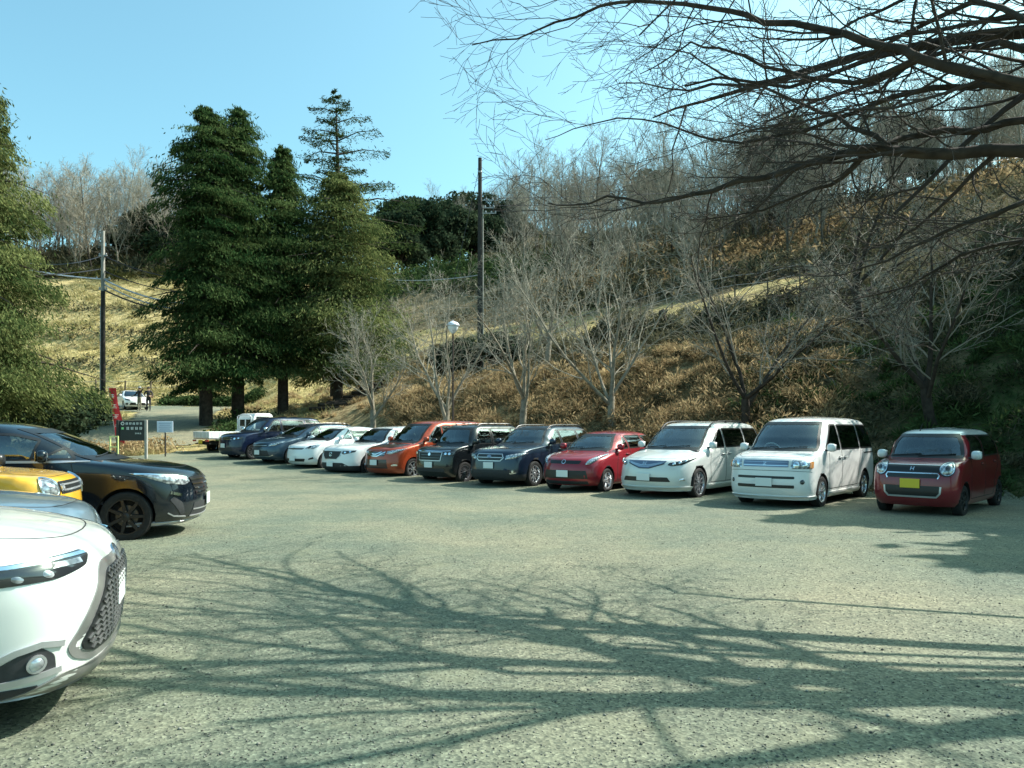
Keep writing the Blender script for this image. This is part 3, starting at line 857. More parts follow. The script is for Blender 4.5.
# ---- red hatchback ---------------------------------------------------------------------
def red_hatch():
    Ln, W, H = 4.08, 1.69, 1.535
    S = car_base(Ln, W, H, (.92, 1.02), .89, 1.62, tail_slope=.30)
    S['p'] = 2.3
    loc, h = place(605, 18.9, hd(36), Ln, W, .80)
    S.update(name='hatchback', label='red hatchback with tall teardrop headlamps parked between dark blue SUV and white minivan', loc=loc, head=h, paint=P_red,
        wr=.30, xf=.80, xr=3.40, ww=.18, rim='five', rimmat=M_rimsil, swin=wins(S, 1.06, 1.40, [2.02, 2.95], 3.62, rise=.06, tail=.18), mirror=(1.42, 1.12), blackpillar=False,
        seams=[[(1.30, .30), (1.28, .7), (1.36, 1.0)], [(2.02, 1.4), (2.05, .9), (2.0, .30)], [(1.3, .30), (2.9, .30)], [(2.98, 1.4), (3.05, 1.0), (2.85, .7), (2.8, .30)]],
        handles=[(1.85, .93), (2.75, .95)], hood=[(.3, 0), (.3, .3), (.42, .48), (.65, .58), (.9, .64)], plate=.48)
    S['feat'] = [
        ('upper_grille', 'f', [[(-.42, .72), (.42, .72), (.46, .80), (-.46, .80)]], M_blk, dict(off=.004)),
        ('emblem', 'f', [circle(0, .765, .05, .045, 14)], M_chrome, dict(strip=.014, off=.014, closed=True)),
        ('headlight', 'f', [[(.56, .70), (.70, .72), (.84, .80), (1.0, .945), (.90, .955), (.74, .90), (.62, .82)]], M_lens, dict(both=1, off=.006, bulge=.035)),
        ('lower_grille', 'f', [[(-.66, .36), (.66, .36), (.60, .56), (-.60, .56)]], M_blk, dict(off=.004)),
        ('bumper_bar', 'f', [rect(-.64, .22, .64, .30)], M_plastic, dict(off=.006)),
        tails(W, .85, 1.25)]
    make_car(S)
CARS.append(red_hatch)
# ---- dark blue SUV ---------------------------------------------------------------------
def blue_suv():
    Ln, W, H = 4.60, 1.795, 1.70
    S = car_base(Ln, W, H, (1.16, 1.12), 1.02, 1.86, tail_slope=.30)
    S['p'] = 2.7; S['af'] = [(.19, .5), (.8, .6), (1.12, .7), (1.6, .55), (H, .8)]
    loc, h = place(532.5, 20.7, hd(36), Ln, W, .93)
    S.update(name='suv', label='dark blue SUV with roof rails and pale headlamps parked left of red hatchback', cat='suv', loc=loc, head=h, paint=P_blue,
        wr=.35, xf=.93, xr=3.57, ww=.22, rim='multi', rimmat=M_rimsil, swin=wins(S, 1.16, 1.54, [2.38, 3.35], 4.15, rise=.03, tail=.22), mirror=(1.72, 1.22), lower=.36,
        seams=[[(1.62, .34), (1.58, .8), (1.66, 1.12)], [(2.38, 1.54), (2.42, .9), (2.38, .34)], [(1.62, .34), (3.1, .34)], [(3.35, 1.5), (3.42, 1.1), (3.2, .8), (3.1, .34)]],
        handles=[(2.2, 1.0), (3.15, 1.01)], hood=[(.3, 0), (.3, .4), (.42, .62), (.75, .74), (1.12, .78)], plate=.60, rails=(.56, 2.0, 3.9))
    S['feat'] = [
        ('grille', 'f', [[(-.36, .72), (.36, .72), (.45, .80), (.40, .90), (-.40, .90), (-.45, .80)]], M_blk, dict(off=.005, sub=[('grille_frame', [[(-.36, .72), (.36, .72), (.45, .80), (.40, .90), (-.40, .90), (-.45, .80)]], M_silver, dict(strip=.024, closed=True)), ('grille_bar', [[(-.42, .81), (.42, .81)]], M_silver, dict(strip=.016))])),
        ('emblem', 'f', [circle(0, .84, .07, .038, 16)], M_chromeblue, dict(off=.018, r=0)),
        ('headlight', 'f', [[(.50, .76), (.80, .79), (1.06, .90), (1.08, .93), (.80, .915), (.52, .87)]], M_lens, dict(both=1, off=.006, bulge=.02)),
        ('bumper_bar', 'f', [[(-.85, .28), (.85, .28), (.75, .48), (-.75, .48)]], M_plastic, dict(off=.004)),
        ('fog_lamp', 'f', [circle(.72, .44, .075, .06, 14)], M_lensdark, dict(both=1, off=.01, r=0, sub=[('fog_trim', [[(.64, .40), (.66, .385), (.82, .41)]], M_chrome, dict(strip=.02)), ('projector', [circle(.72, .44, .03, .03, 12)], M_reflector, dict(off=.016))])),
        tails(W, .95, 1.2)]
    make_car(S)
CARS.append(blue_suv)
# ---- black boxy small van --------------------------------------------------------------
def black_box():
    Ln, W, H = 3.60, 1.60, 1.73
    S = kei_base(Ln, W, H, (.78, 1.10), 1.02, 1.10)
    loc, h = place(463.4, 22.1, hd(41), Ln, W, .72)
    S.update(name='small_van', label='black boxy small van with chrome grille frame between orange minivan and dark blue SUV', cat='van', loc=loc, head=h, paint=P_black,
        wr=.31, xf=.72, xr=3.15, ww=.18, rim='twin', rimmat=M_rim, swin=wins(S, 1.14, 1.58, [1.92, 2.85], 3.42, rise=0., tail=.08), mirror=(1.08, 1.20),
        seams=[[(1.06, .34), (1.04, .8), (1.08, 1.08)], [(1.92, 1.58), (1.95, .9), (1.92, .34)], [(1.06, .34), (2.7, .34)], [(2.85, 1.58), (2.88, 1.0), (2.75, .7), (2.7, .34)]],
        handles=[(1.78, 1.0), (2.1, 1.0)], hood=[(.18, 0), (.18, .4), (.24, .56), (.5, .65), (.74, .68)], plate=.54, rails=(.52, 1.5, 3.1))
    S['feat'] = [
        ('grille', 'f', [[(-.44, .66), (.44, .66), (.48, .90), (-.48, .90)]], M_plastic, dict(off=.005, sub=[('grille_frame', [[(-.44, .66), (.44, .66), (.48, .90), (-.48, .90)]], M_silver, dict(strip=.022, closed=True)), ('grille_bar', [[(-.46, .90), (.46, .90)], [(-.45, .82), (.45, .82)], [(-.45, .74), (.45, .74)]], M_lensdark, dict(strip=.014))])),
        ('chrome_line', 'f', [[(-.72, .945), (-.4, .93), (.4, .93), (.72, .945)]], M_chrome, dict(strip=.028, off=.01)),
        ('emblem', 'f', [circle(0, .84, .05, .045, 16)], M_chrome, dict(off=.02, r=0)),
        ('headlight', 'f', [[(.51, .80), (.84, .80), (.88, .92), (.53, .92)]], M_lensdark, dict(both=1, off=.006, bulge=.015, sub=[('projector', [circle(.60, .86, .035, .035, 12), circle(.71, .86, .035, .035, 12)], M_reflector, dict(off=.022))])),
        ('air_intake', 'f', [[(-.6, .34), (.6, .34), (.55, .44), (-.55, .44)]], M_plastic, dict(off=.005)),
        tails(W, .9, 1.3)]
    make_car(S)
CARS.append(black_box)
# ---- orange minivan with dark bonnet ----------------------------------------------------
def orange_van():
    Ln, W, H = 4.69, 1.695, 1.86
    S = minivan_base(Ln, W, H, (.92, 1.12), .58, .98)
    S['p'] = 2.4; S['af'] = [(.19, .55), (.8, .66), (1.12, .7), (1.7, .55), (H, .8)]
    loc, h = place(411.5, 24.0, hd(41), Ln, W, .90)
    S.update(name='minivan', label='orange minivan with dark maroon bonnet parked next to white SUV', loc=loc, head=h, paint=P_orange,
        wr=.32, xf=.92, xr=3.78, ww=.2, rim='seven', rimmat=M_rimsil, hub=.7, swin=wins(S, 1.16, 1.66, [2.25, 3.5], 4.42, rise=.0), mirror=(1.42, 1.24),
        seams=[[(1.42, .36), (1.4, .8), (1.46, 1.1)], [(2.25, 1.66), (2.28, .9), (2.24, .36)], [(1.42, .36), (3.3, .36)]],
        handles=[(2.1, 1.0), (2.42, 1.0)], hood=[(.22, 0), (.22, .35), (.34, .56), (.6, .68), (.9, .73)], plate=.52)
    S['feat'] = [
        ('bonnet', 't', [[(.26, -.50), (.26, .50), (.45, .64), (.88, .70), (.86, -.70), (.45, -.64)]], P_maroon, dict(off=.004, rim=.006, dens=.08)),
        ('grille', 'f', [[(-.46, .86), (-.40, .72), (.40, .72), (.46, .86)]], M_lensdark, dict(off=.006, sub=[('grille_bar', [[(-.44, .86), (-.14, .72), (.14, .72), (.44, .86)], [(-.30, .86), (-.08, .78), (.08, .78), (.30, .86)]], M_chrome, dict(strip=.026)), ('grille_slat', [[(-.44, .83), (-.2, .80)], [(.44, .83), (.2, .80)], [(-.43, .79), (-.25, .765)], [(.43, .79), (.25, .765)]], M_silver, dict(strip=.012))])),
        ('headlight', 'f', [[(.48, .80), (.62, .78), (.98, .90), (1.08, .965), (.80, .93), (.50, .88)]], M_lens, dict(both=1, off=.006, bulge=.02)),
        ('bumper_bar', 'f', [[(-.55, .34), (.55, .34), (.50, .62), (-.50, .62)]], P_maroon, dict(off=.004)),
        ('fog_lamp', 'f', [[(.66, .42), (.86, .42), (.86, .47), (.68, .47)]], M_chrome, dict(both=1, off=.008)),
        tails(W, .9, 1.5)]
    make_car(S)
CARS.append(orange_van)
# ---- white SUV with black grille --------------------------------------------------------
def white_suv():
    Ln, W, H = 4.57, 1.84, 1.67
    S = car_base(Ln, W, H, (1.26, 1.10), 1.0, 1.95, tail_slope=.45)
    S['p'] = 2.5
    loc, h = place(368.5, 25.2, hd(41), Ln, W, .93)
    S.update(name='suv', label='white SUV with wide black grille parked next to orange minivan', cat='suv', loc=loc, head=h, paint=P_whiteb,
        wr=.36, xf=.93, xr=3.63, ww=.22, rim='twin', rimmat=M_rim, swin=wins(S, 1.15, 1.50, [2.42, 3.4], 4.05, rise=.05, tail=.22), mirror=(1.80, 1.2), lower=.34,
        seams=[[(1.66, .34), (1.62, .8), (1.7, 1.1)], [(2.42, 1.5), (2.46, .9), (2.42, .34)]],
        handles=[(2.25, .98), (3.2, 1.0)], hood=[(.3, 0), (.3, .4), (.42, .6), (.8, .74), (1.2, .8)], plate=.42)
    S['feat'] = [
        ('grille', 'f', [[(-.30, .56), (.30, .56), (.46, .68), (.48, .84), (-.48, .84), (-.46, .68)]], M_plastic, dict(off=.005, sub=[('grille_frame', [[(-.48, .80), (-.44, .68), (-.30, .57), (.30, .57), (.44, .68), (.48, .80)]], M_silver, dict(strip=.024))])),
        ('emblem', 'f', [[(-.07, .77), (0, .71), (.07, .77)], circle(0, .735, .075, .058, 16)], M_chrome, dict(strip=.014, off=.018)),
        ('headlight', 'f', [[(.50, .76), (.60, .74), (.96, .82), (.98, .87), (.52, .85)]], M_lensdark, dict(both=1, off=.006, bulge=.015, sub=[('projector', [circle(.62, .80, .035, .03, 12), circle(.78, .825, .035, .03, 12)], M_reflector, dict(off=.02))])),
        ('air_intake', 'f', [[(-.80, .34), (.80, .34), (.55, .46), (-.55, .46)]], M_plastic, dict(off=.005)),
        tails(W, .9, 1.0)]
    make_car(S)
CARS.append(white_suv)
# ---- white hatchback --------------------------------------------------------------------
def white_hatch():
    Ln, W, H = 4.0, 1.695, 1.53
    S = car_base(Ln, W, H, (.86, 1.03), .90, 1.62, tail_slope=.3)
    S['p'] = 2.3
    loc, h = place(325, 26.8, hd(41), Ln, W, .82, ground=.13)
    S.update(name='hatchback', label='white hatchback with dark windscreen parked left of white SUV', loc=loc, head=h, paint=P_whiteb,
        wr=.30, xf=.82, xr=3.35, ww=.185, rim='seven', rimmat=M_rimsil, swin=wins(S, 1.07, 1.40, [2.0, 2.9], 3.5, rise=.03, tail=.18), mirror=(1.42, 1.12), blackpillar=False,
        seams=[[(1.30, .30), (1.28, .7), (1.34, 1.02)], [(2.0, 1.4), (2.03, .9), (1.98, .30)]],
        handles=[(1.85, .92)], hood=[(.3, 0), (.3, .3), (.42, .5), (.6, .62), (.84, .68)], plate=.40)
    S['feat'] = [
        ('grille', 'f', [[(-.42, .72), (.42, .72), (.50, .765), (-.50, .765)]], M_blk, dict(off=.004)),
        ('emblem', 'f', H_BADGE(.74, .04), M_chrome, dict(strip=.014, off=.014)),
        ('headlight', 'f', [[(.54, .74), (.84, .74), (.98, .84), (.96, .90), (.72, .87), (.56, .80)]], M_lens, dict(both=1, off=.006, bulge=.02, sub=[('projector', [circle(.68, .80, .05, .04, 14)], M_lensdark, dict(off=.026))])),
        ('air_intake', 'f', [[(-.52, .30), (.52, .30), (.58, .40), (-.58, .40)]], M_blk, dict(off=.005)),
        ('fog_lamp', 'f', [[(.68, .36), (.88, .40), (.86, .46), (.72, .42)]], M_blk, dict(both=1, off=.006)),
        tails(W, .9, 1.1)]
    make_car(S)
CARS.append(white_hatch)
# ---- slate blue estate ------------------------------------------------------------------
def slate_estate():
    Ln, W, H = 4.55, 1.75, 1.54
    S = car_base(Ln, W, H, (.95, 1.02), .88, 1.85, tail_slope=.4)
    S['p'] = 2.3
    loc, h = place(291, 28.3, hd(41), Ln, W, .92, ground=.25)
    S.update(name='estate_car', label='slate blue estate car with roof rails between navy small van and white hatchback', loc=loc, head=h, paint=P_slate,
        wr=.31, xf=.92, xr=3.62, ww=.19, rim='multi', rimmat=M_rim, swin=wins(S, 1.07, 1.40, [2.25, 3.2], 4.0, rise=.02, tail=.25), mirror=(1.6, 1.12),
        seams=[[(1.45, .30), (1.42, .7), (1.5, 1.02)]], handles=[(2.1, .94)], plate=.45, rails=(.52, 2.0, 3.8), railmat=M_blk)
    S['feat'] = [
        ('grille', 'f', [[(-.46, .66), (.46, .66), (.50, .74), (-.50, .74)]], M_blk, dict(off=.004, sub=[('grille_bar', [[(-.46, .70), (.46, .70)]], M_silver, dict(strip=.02))])),
        ('headlight', 'f', [[(.52, .68), (.76, .70), (1.02, .82), (1.0, .87), (.76, .82), (.54, .77)]], M_lens, dict(both=1, off=.006, bulge=.02)),
        ('air_intake', 'f', [[(-.60, .32), (.60, .32), (.52, .52), (-.52, .52)]], M_plastic, dict(off=.005)),
        ('chrome_line', 'f', [[(-.75, .36), (-.55, .30), (.55, .30), (.75, .36)]], M_chrome, dict(strip=.02)),
        tails(W, .9, 1.1)]
    make_car(S)
CARS.append(slate_estate)
# ---- navy small van ---------------------------------------------------------------------
def navy_van():
    Ln, W, H = 4.26, 1.695, 1.71
    S = minivan_base(Ln, W, H, (.86, 1.08), .62, .99)
    S['af'] = [(.19, .5), (.8, .6), (1.08, .62), (1.6, .5), (H, .8)]
    loc, h = place(252.5, 30.0, hd(43), Ln, W, .84, ground=.36)
    S.update(name='small_van', label='navy small van parked beside the white flatbed truck', cat='van', loc=loc, head=h, paint=P_navy,
        wr=.30, xf=.84, xr=3.58, ww=.19, rim='multi', rimmat=M_rim, swin=wins(S, 1.12, 1.54, [2.1, 3.2], 4.0), mirror=(1.32, 1.2), mirmat=M_chrome,
        seams=[[(1.35, .34), (1.33, .8), (1.38, 1.06)], [(2.1, 1.5), (2.13, .9), (2.1, .34)]], handles=[(1.95, .96)], plate=.55)
    S['feat'] = [
        ('grille', 'f', [[(-.50, .78), (.50, .78), (.52, .86), (-.52, .86)]], M_blk, dict(off=.004, sub=[('grille_bar', [[(-.50, .86), (.50, .86)], [(-.5, .80), (.5, .80)]], M_chrome, dict(strip=.018))])),
        ('headlight', 'f', [[(.54, .76), (.90, .80), (.96, .90), (.56, .88)]], M_lensdark, dict(both=1, off=.006, bulge=.015, sub=[('projector', [circle(.64, .82, .04, .035, 12), circle(.78, .84, .035, .03, 12)], M_reflector, dict(off=.02))])),
        ('air_intake', 'f', [[(-.6, .34), (.6, .34), (.52, .48), (-.52, .48)]], M_plastic, dict(off=.005)),
        tails(W, .9, 1.3)]
    make_car(S)
CARS.append(navy_van)
# ---- far white car on the upper road ------------------------------------------------------
def far_car():
    Ln, W, H = 4.2, 1.72, 1.5
    S = car_base(Ln, W, H, (.98, .98), .84, 1.8, tail_slope=.5)
    h = hd(-38); Y = 57.; 
    S.update(name='parked_car', label='small distant white car beside two people on the upper road', loc=(at(124, Y), Y + 1.2, ground_z(at(124, Y), Y + 1.2)), head=h, paint=P_whiteb,
        wr=.31, xf=.88, xr=3.5, ww=.19, rim='multi', rimmat=M_rim, swin=wins(S, 1.02, 1.36, [2.2, 3.1], 3.6, tail=.25), mirror=(1.6, 1.08), seams=[], plate=.45, step=.09)
    S['feat'] = [
        ('headlight', 'f', [[(.55, .62), (.95, .70), (.95, .80), (.56, .72)]], M_lensdark, dict(both=1, off=.006)),
        ('air_intake', 'f', [[(-.6, .30), (.6, .30), (.5, .48), (-.5, .48)]], M_blk, dict(off=.005)),
        ('fog_lamp', 'f', [rect(.68, .32, .92, .46)], M_blk, dict(both=1, off=.005)), tails(W, .85, 1.0)]
    make_car(S)
CARS.append(far_car)
# ---- foreground silver white SUV -----------------------------------------------------------
def fg_suv():
    Ln, W, H = 4.49, 1.825, 1.62
    hw = W / 2
    S = car_base(Ln, W, H, (1.18, 1.10), .97, 1.9, tail_slope=.4)
    S['front'] = [(.22, .20), (.075, .235), (.025, .30), (.018, .40), (.0, .56), (-.005, .68), (.02, .78), (.07, .865), (.13, .915), (.26, .955), (.62, 1.03), (1.18, 1.10), (1.56, 1.31), (1.90, 1.50), (2.2, 1.58), (2.9, 1.62)]
    S['wid'] = [(.20, hw - .14), (.27, hw - .06), (.5, hw - .012), (.8, hw), (1.0, hw - .03), (1.12, hw - .07), (1.3, hw - .15), (1.46, hw - .235), (1.54, hw - .29), (1.59, hw - .41), (1.62, hw - .64)]
    S['af'] = [(.20, .50), (.6, .62), (.9, .72), (1.1, .78), (1.5, .55), (1.62, .8)]
    S['p'] = 3.1; S['step'] = .04; S['zscale'] = 1.05; S['plateoff'] = .012
    h = Vector((.93, .368)).normalized(); nose = Vector((-2.43, 4.70)); c0 = nose - h * Ln / 2
    S.update(name='suv', label='silver white SUV nose filling lower left foreground with dark honeycomb grille', cat='suv', loc=(c0.x, c0.y, 0), head=(h.x, h.y), paint=P_pearl,
        wr=.345, xf=.93, xr=3.57, ww=.22, rim='five', rimmat=M_rim, swin=wins(S, 1.14, 1.48, [2.4, 3.3], 4.0, tail=.25), mirror=(1.75, 1.2),
        seams=[[(1.62, .34), (1.58, .8), (1.66, 1.1)], [(2.4, 1.5), (2.44, .9), (2.4, .34)]], handles=[(2.2, .98), (3.15, 1.0)],
        hood=[(.20, 0), (.21, .25), (.26, .45), (.40, .62), (.62, .735), (.9, .79), (1.15, .81)], plate=.60)
    gr = [(-.58, .375), (.58, .375), (.68, .405), (.70, .44), (.44, .74), (.38, .765), (-.38, .765), (-.44, .74), (-.70, .44), (-.68, .405)]
    def gx(z): return .68 - max(0, z - .44) / .31 * .26 if z > .44 else .68 - (.44 - z) * 1.6
    chev = []
    for i in range(13):
        z = .402 + i * .029; x1 = gx(z) - .015; n = int(2 * x1 / .04); ln = []
        for k in range(n + 1):
            ln.append((-x1 + 2 * x1 * k / n, z + (.010 if (k + i) % 2 else -.010)))
        chev.append(ln)
    S['feat'] = [
        ('grille_surround', 'f', [[(-.62, .338), (.62, .338), (.75, .38), (.80, .44), (.51, .775), (.43, .815), (-.43, .815), (-.51, .775), (-.80, .44), (-.75, .38)]], M_silverd, dict(off=.008, rim=.02, bulge=.0, r=.05)),
        ('grille', 'f', [gr], M_blk, dict(off=.012, r=.03, sub=[('grille_mesh', chev, M_mesh, dict(strip=.0065, off=.018))])),
        ('headlight', 'f', [[(.50, .865), (.60, .82), (.84, .785), (1.18, .775), (1.38, .80), (1.48, .865), (1.30, .875), (1.0, .875), (.74, .888), (.54, .893)]], M_lensdark, dict(both=1, off=.006, bulge=.012, rings=6, sub=[
            ('lamp_strip', [[(.54, .874), (.72, .874), (1.0, .862), (1.30, .862), (1.42, .858)]], M_reflector, dict(strip=.020, off=.016)),
            ('lens_band', [[(.62, .845), (.80, .845), (1.10, .838), (1.34, .838)]], M_lens, dict(strip=.030, off=.015)),
            ('projector', [circle(.86, .815, .028, .02, 14), circle(1.0, .81, .028, .02, 14), circle(1.14, .808, .028, .02, 14)], M_lens, dict(off=.014, bulge=.004))])),
        ('fog_recess', 'f', [[(.84, .345), (1.30, .30), (1.24, .335), (1.02, .45), (.93, .475), (.86, .43)]], M_plastic, dict(both=1, off=.006, sub=[
            ('fog_lamp', [circle(.94, .40, .032, .032, 18)], M_lens, dict(off=.016, bulge=.012)), ('fog_ring', [circle(.94, .40, .038, .038, 20)], M_silver, dict(strip=.012, off=.018, closed=True)),
            ('recess_trim', [[(1.30, .300), (1.04, .322), (.82, .352)], [(.82, .475), (.93, .49), (1.04, .465), (1.18, .40)]], M_silver, dict(strip=.03, off=.014))])),
        ('skid_plate', 'f', [[(-1.05, .225), (1.05, .225), (.80, .325), (-.80, .325)]], M_silverd, dict(off=.010, rim=.02)),
        ('lower_lip', 'f', [[(1.5, .225), (1.08, .225), (.90, .29), (1.45, .275)]], M_plastic, dict(off=.008, both=1)),
        ('emblem', 'f', [circle(0, .795, .07, .045, 20), circle(0, .795, .028, .045, 16)], M_chrome, dict(strip=.010, off=.016, closed=True)),
        ('arch_cladding', 's', [arc_pts(.93, .355, .425, 178, 2, 20)], M_plastic, dict(both=1, strip=.07, off=.008)),
        tails(W, .9, 1.0)]
    make_car(S)
CARS.append(fg_suv)
# ---- silver blue car behind it ---------------------------------------------------------------
def silver_car():
    Ln, W, H = 4.40, 1.76, 1.46
    S = car_base(Ln, W, H, (1.12, .98), .87, 1.95, tail_slope=.6)
    h = Vector((.955, .295)).normalized(); nose = Vector((-3.72, 6.9)); c0 = nose - h * Ln / 2
    S['p'] = 2.15
    S.update(name='hatchback', label='silver blue car with only its bonnet showing above the foreground silver white SUV', loc=(c0.x, c0.y, 0), head=(h.x, h.y), paint=P_silverblue,
        wr=.32, xf=.90, xr=3.55, ww=.2, rim='five', rimmat=M_rim, swin=wins(S, 1.02, 1.34, [2.3, 3.2], 3.75, tail=.3), mirror=(1.7, 1.08), step=.05, zscale=1.08,
        seams=[[(1.55, .34), (1.5, .8), (1.6, 1.0)]], hood=[(.24, 0), (.25, .25), (.32, .45), (.5, .6), (.75, .69), (1.1, .73)], plate=.45)
    S['feat'] = [
        ('grille', 'f', [[(-.40, .40), (.40, .40), (.46, .62), (-.46, .62)]], M_blk, dict(off=.005)),
        ('headlight', 'f', [[(.52, .66), (.80, .68), (1.16, .78), (1.1, .82), (.8, .78), (.54, .74)]], M_lensdark, dict(both=1, off=.006, bulge=.012, sub=[('projector', [circle(.70, .715, .04, .025, 12)], M_chromeblue, dict(off=.018))])),
        tails(W, .9, 1.0)]
    make_car(S)
CARS.append(silver_car)
# ---- yellow small car ------------------------------------------------------------------------
def yellow_kei():
    Ln, W, H = 3.395, 1.475, 1.66
    S = kei_base(Ln, W, H, (.86, 1.14), 1.08, 1.25)
    S['front'] = [(.12, .19), (.03, .30), (.0, .46), (.01, .70), (.03, .90), (.07, 1.0), (.16, 1.055), (.45, 1.10), (.86, 1.14), (1.05, 1.32), (1.26, 1.50), (1.45, 1.60), (2.1, 1.66)]
    h = Vector((.955, .295)).normalized(); nose = Vector((-5.12, 8.95)); c0 = nose - h * Ln / 2
    S.update(name='small_car', label='yellow small car with round chrome headlamp beside the black minivan', loc=(c0.x, c0.y, 0), head=(h.x, h.y), paint=P_yellow,
        wr=.29, xf=.62, xr=3.05, ww=.165, rim='steel', rimmat=M_rimsil, swin=wins(S, 1.17, 1.50, [1.95], 3.0), mirror=(1.06, 1.2), mirmat=M_blk,
        seams=[[(1.0, .30), (.98, .7), (1.02, 1.0)]], hood=[(.16, 0), (.16, .35), (.22, .46), (.5, .54), (.84, .58)], plate=.5, platemat=M_plateY)
    S['feat'] = [
        ('headlight', 'f', [circle(.60, .93, .105, .105, 22)], M_lens, dict(both=1, off=.008, r=0, bulge=.04, sub=[('lamp_ring', [circle(.60, .93, .115, .115, 22)], M_chrome, dict(strip=.022, closed=True, off=.02))])),
        ('grille', 'f', [rect(-.44, .86, .44, 1.0)], M_blk, dict(off=.005, sub=[('grille_bar', [[(-.44, .90), (.44, .90)], [(-.44, .96), (.44, .96)]], M_silver, dict(strip=.02))])),
        ('indicator', 'f', [circle(.40, .93, .035, .04, 14)], M_lens, dict(both=1, off=.02, r=0)),
        ('lower_grille', 'f', [rect(-.5, .34, .5, .48)], M_blk, dict(off=.005)), tails(W, .8, 1.0)]
    make_car(S)
CARS.append(yellow_kei)
# ---- black minivan on the left ------------------------------------------------------------------
def black_van():
    Ln, W, H = 4.83, 1.82, 1.69
    hw = W / 2
    S = minivan_base(Ln, W, H, (1.16, 1.12), .45, .98)
    S['front'] = [(.22, .20), (.10, .25), (.03, .33), (.0, .50), (.01, .68), (.05, .84), (.12, .93), (.26, .99), (.60, 1.06), (1.16, 1.13), (1.62, 1.34), (2.10, 1.535), (2.45, 1.625), (3.2, 1.69)]
    S['wtop'] = 1.54
    S['p'] = 2.3; S['af'] = [(.19, .6), (.8, .72), (1.12, .8), (1.5, .6), (H, .8)]
    h = Vector((.965, .262)).normalized()
    wheel_xy = Vector((at(127, 10.75), 10.75)); rt = Vector((h.y, -h.x))
    c0 = wheel_xy - h * (Ln / 2 - .95) - rt * (hw - .1)
    belt = 1.10
    S.update(name='minivan', label='black minivan in side view with black wheels and chrome belt line', loc=(c0.x, c0.y, 0), head=(h.x, h.y), paint=P_bkblue,
        wr=.345, xf=.95, xr=3.85, ww=.21, rim='seven', rimmat=M_rimblk, hub=.70, mirror=(1.98, 1.19), step=.05, gap=.04,
        swin=[dict(poly=[(1.62, 1.145), (1.74, 1.275), (1.78, 1.285), (2.02, 1.145)], r=.01), dict(poly=[(2.14, 1.14), (2.06, 1.40), (2.35, 1.47), (3.0, 1.50), (3.04, 1.14)], dark=False, r=.03),
              dict(poly=[(3.12, 1.14), (3.10, 1.50), (3.95, 1.48), (4.0, 1.14)], dark=True), dict(poly=[(4.08, 1.14), (4.05, 1.47), (4.4, 1.40), (4.5, 1.16)], dark=True)],
        beltline=[(1.42, 1.108), (2.2, 1.112), (3.2, 1.115), (4.55, 1.13)],
        seams=[[(1.62, .33), (1.56, .75), (1.64, 1.09)], [(3.08, 1.5), (3.10, .9), (3.06, .33)], [(1.62, .33), (3.5, .33)]], handles=[(2.86, .98), (3.3, .98)],
        zscale=1.02, hood=[(.30, 0), (.32, .3), (.42, .52), (.7, .66), (1.12, .74)], plate=.52, rows=[2.45, 3.4], rwin=(1.2, 1.5))
    S['feat'] = [
        ('grille', 'f', [[(-.50, .60), (.50, .60), (.58, .86), (-.58, .86)]], M_blk, dict(off=.006, sub=[('grille_bar', [[(-.52, .64), (.52, .64)], [(-.54, .70), (.54, .70)], [(-.56, .76), (.56, .76)], [(-.57, .82), (.57, .82)]], M_chrome, dict(strip=.018, off=.018))])),
        ('headlight', 'f', [[(.60, .80), (.72, .76), (.98, .79), (1.16, .86), (1.36, .945), (1.1, .93), (.84, .905), (.62, .87)]], M_lens, dict(both=1, off=.006, bulge=.015, sub=[('lamp_strip', [[(.64, .86), (.85, .895), (1.12, .925), (1.3, .935)]], M_reflector, dict(strip=.02, off=.016))])),
        ('air_intake', 'f', [[(-.62, .30), (.62, .30), (.56, .50), (-.56, .50)]], M_plastic, dict(off=.005, sub=[('chrome_line', [[(-.62, .31), (.62, .31)], [(-.58, .40), (.58, .40)]], M_silver, dict(strip=.016))])),
        ('fog_lamp', 'f', [[(.74, .36), (.80, .34), (.98, .56), (.92, .60), (.80, .52)]], M_plastic, dict(both=1, off=.006, sub=[('chrome_line', [[(.70, .31), (.90, .33), (1.0, .38)]], M_silver, dict(strip=.018)), ('lamp_strip', [[(.80, .62), (.96, .66)]], M_reflector, dict(strip=.04))])),
        ('side_skirt', 's', [rect(1.42, .21, 3.42, .29)], P_bkblue, dict(both=1, off=.02, rim=.02)),
        ('front_lip', 'f', [[(-1.35, .205), (1.35, .205), (1.3, .25), (-1.3, .25)]], M_silver, dict(off=.012, rim=.02)),
        tails(W, .9, 1.2)]
    make_car(S)
CARS.append(black_van)

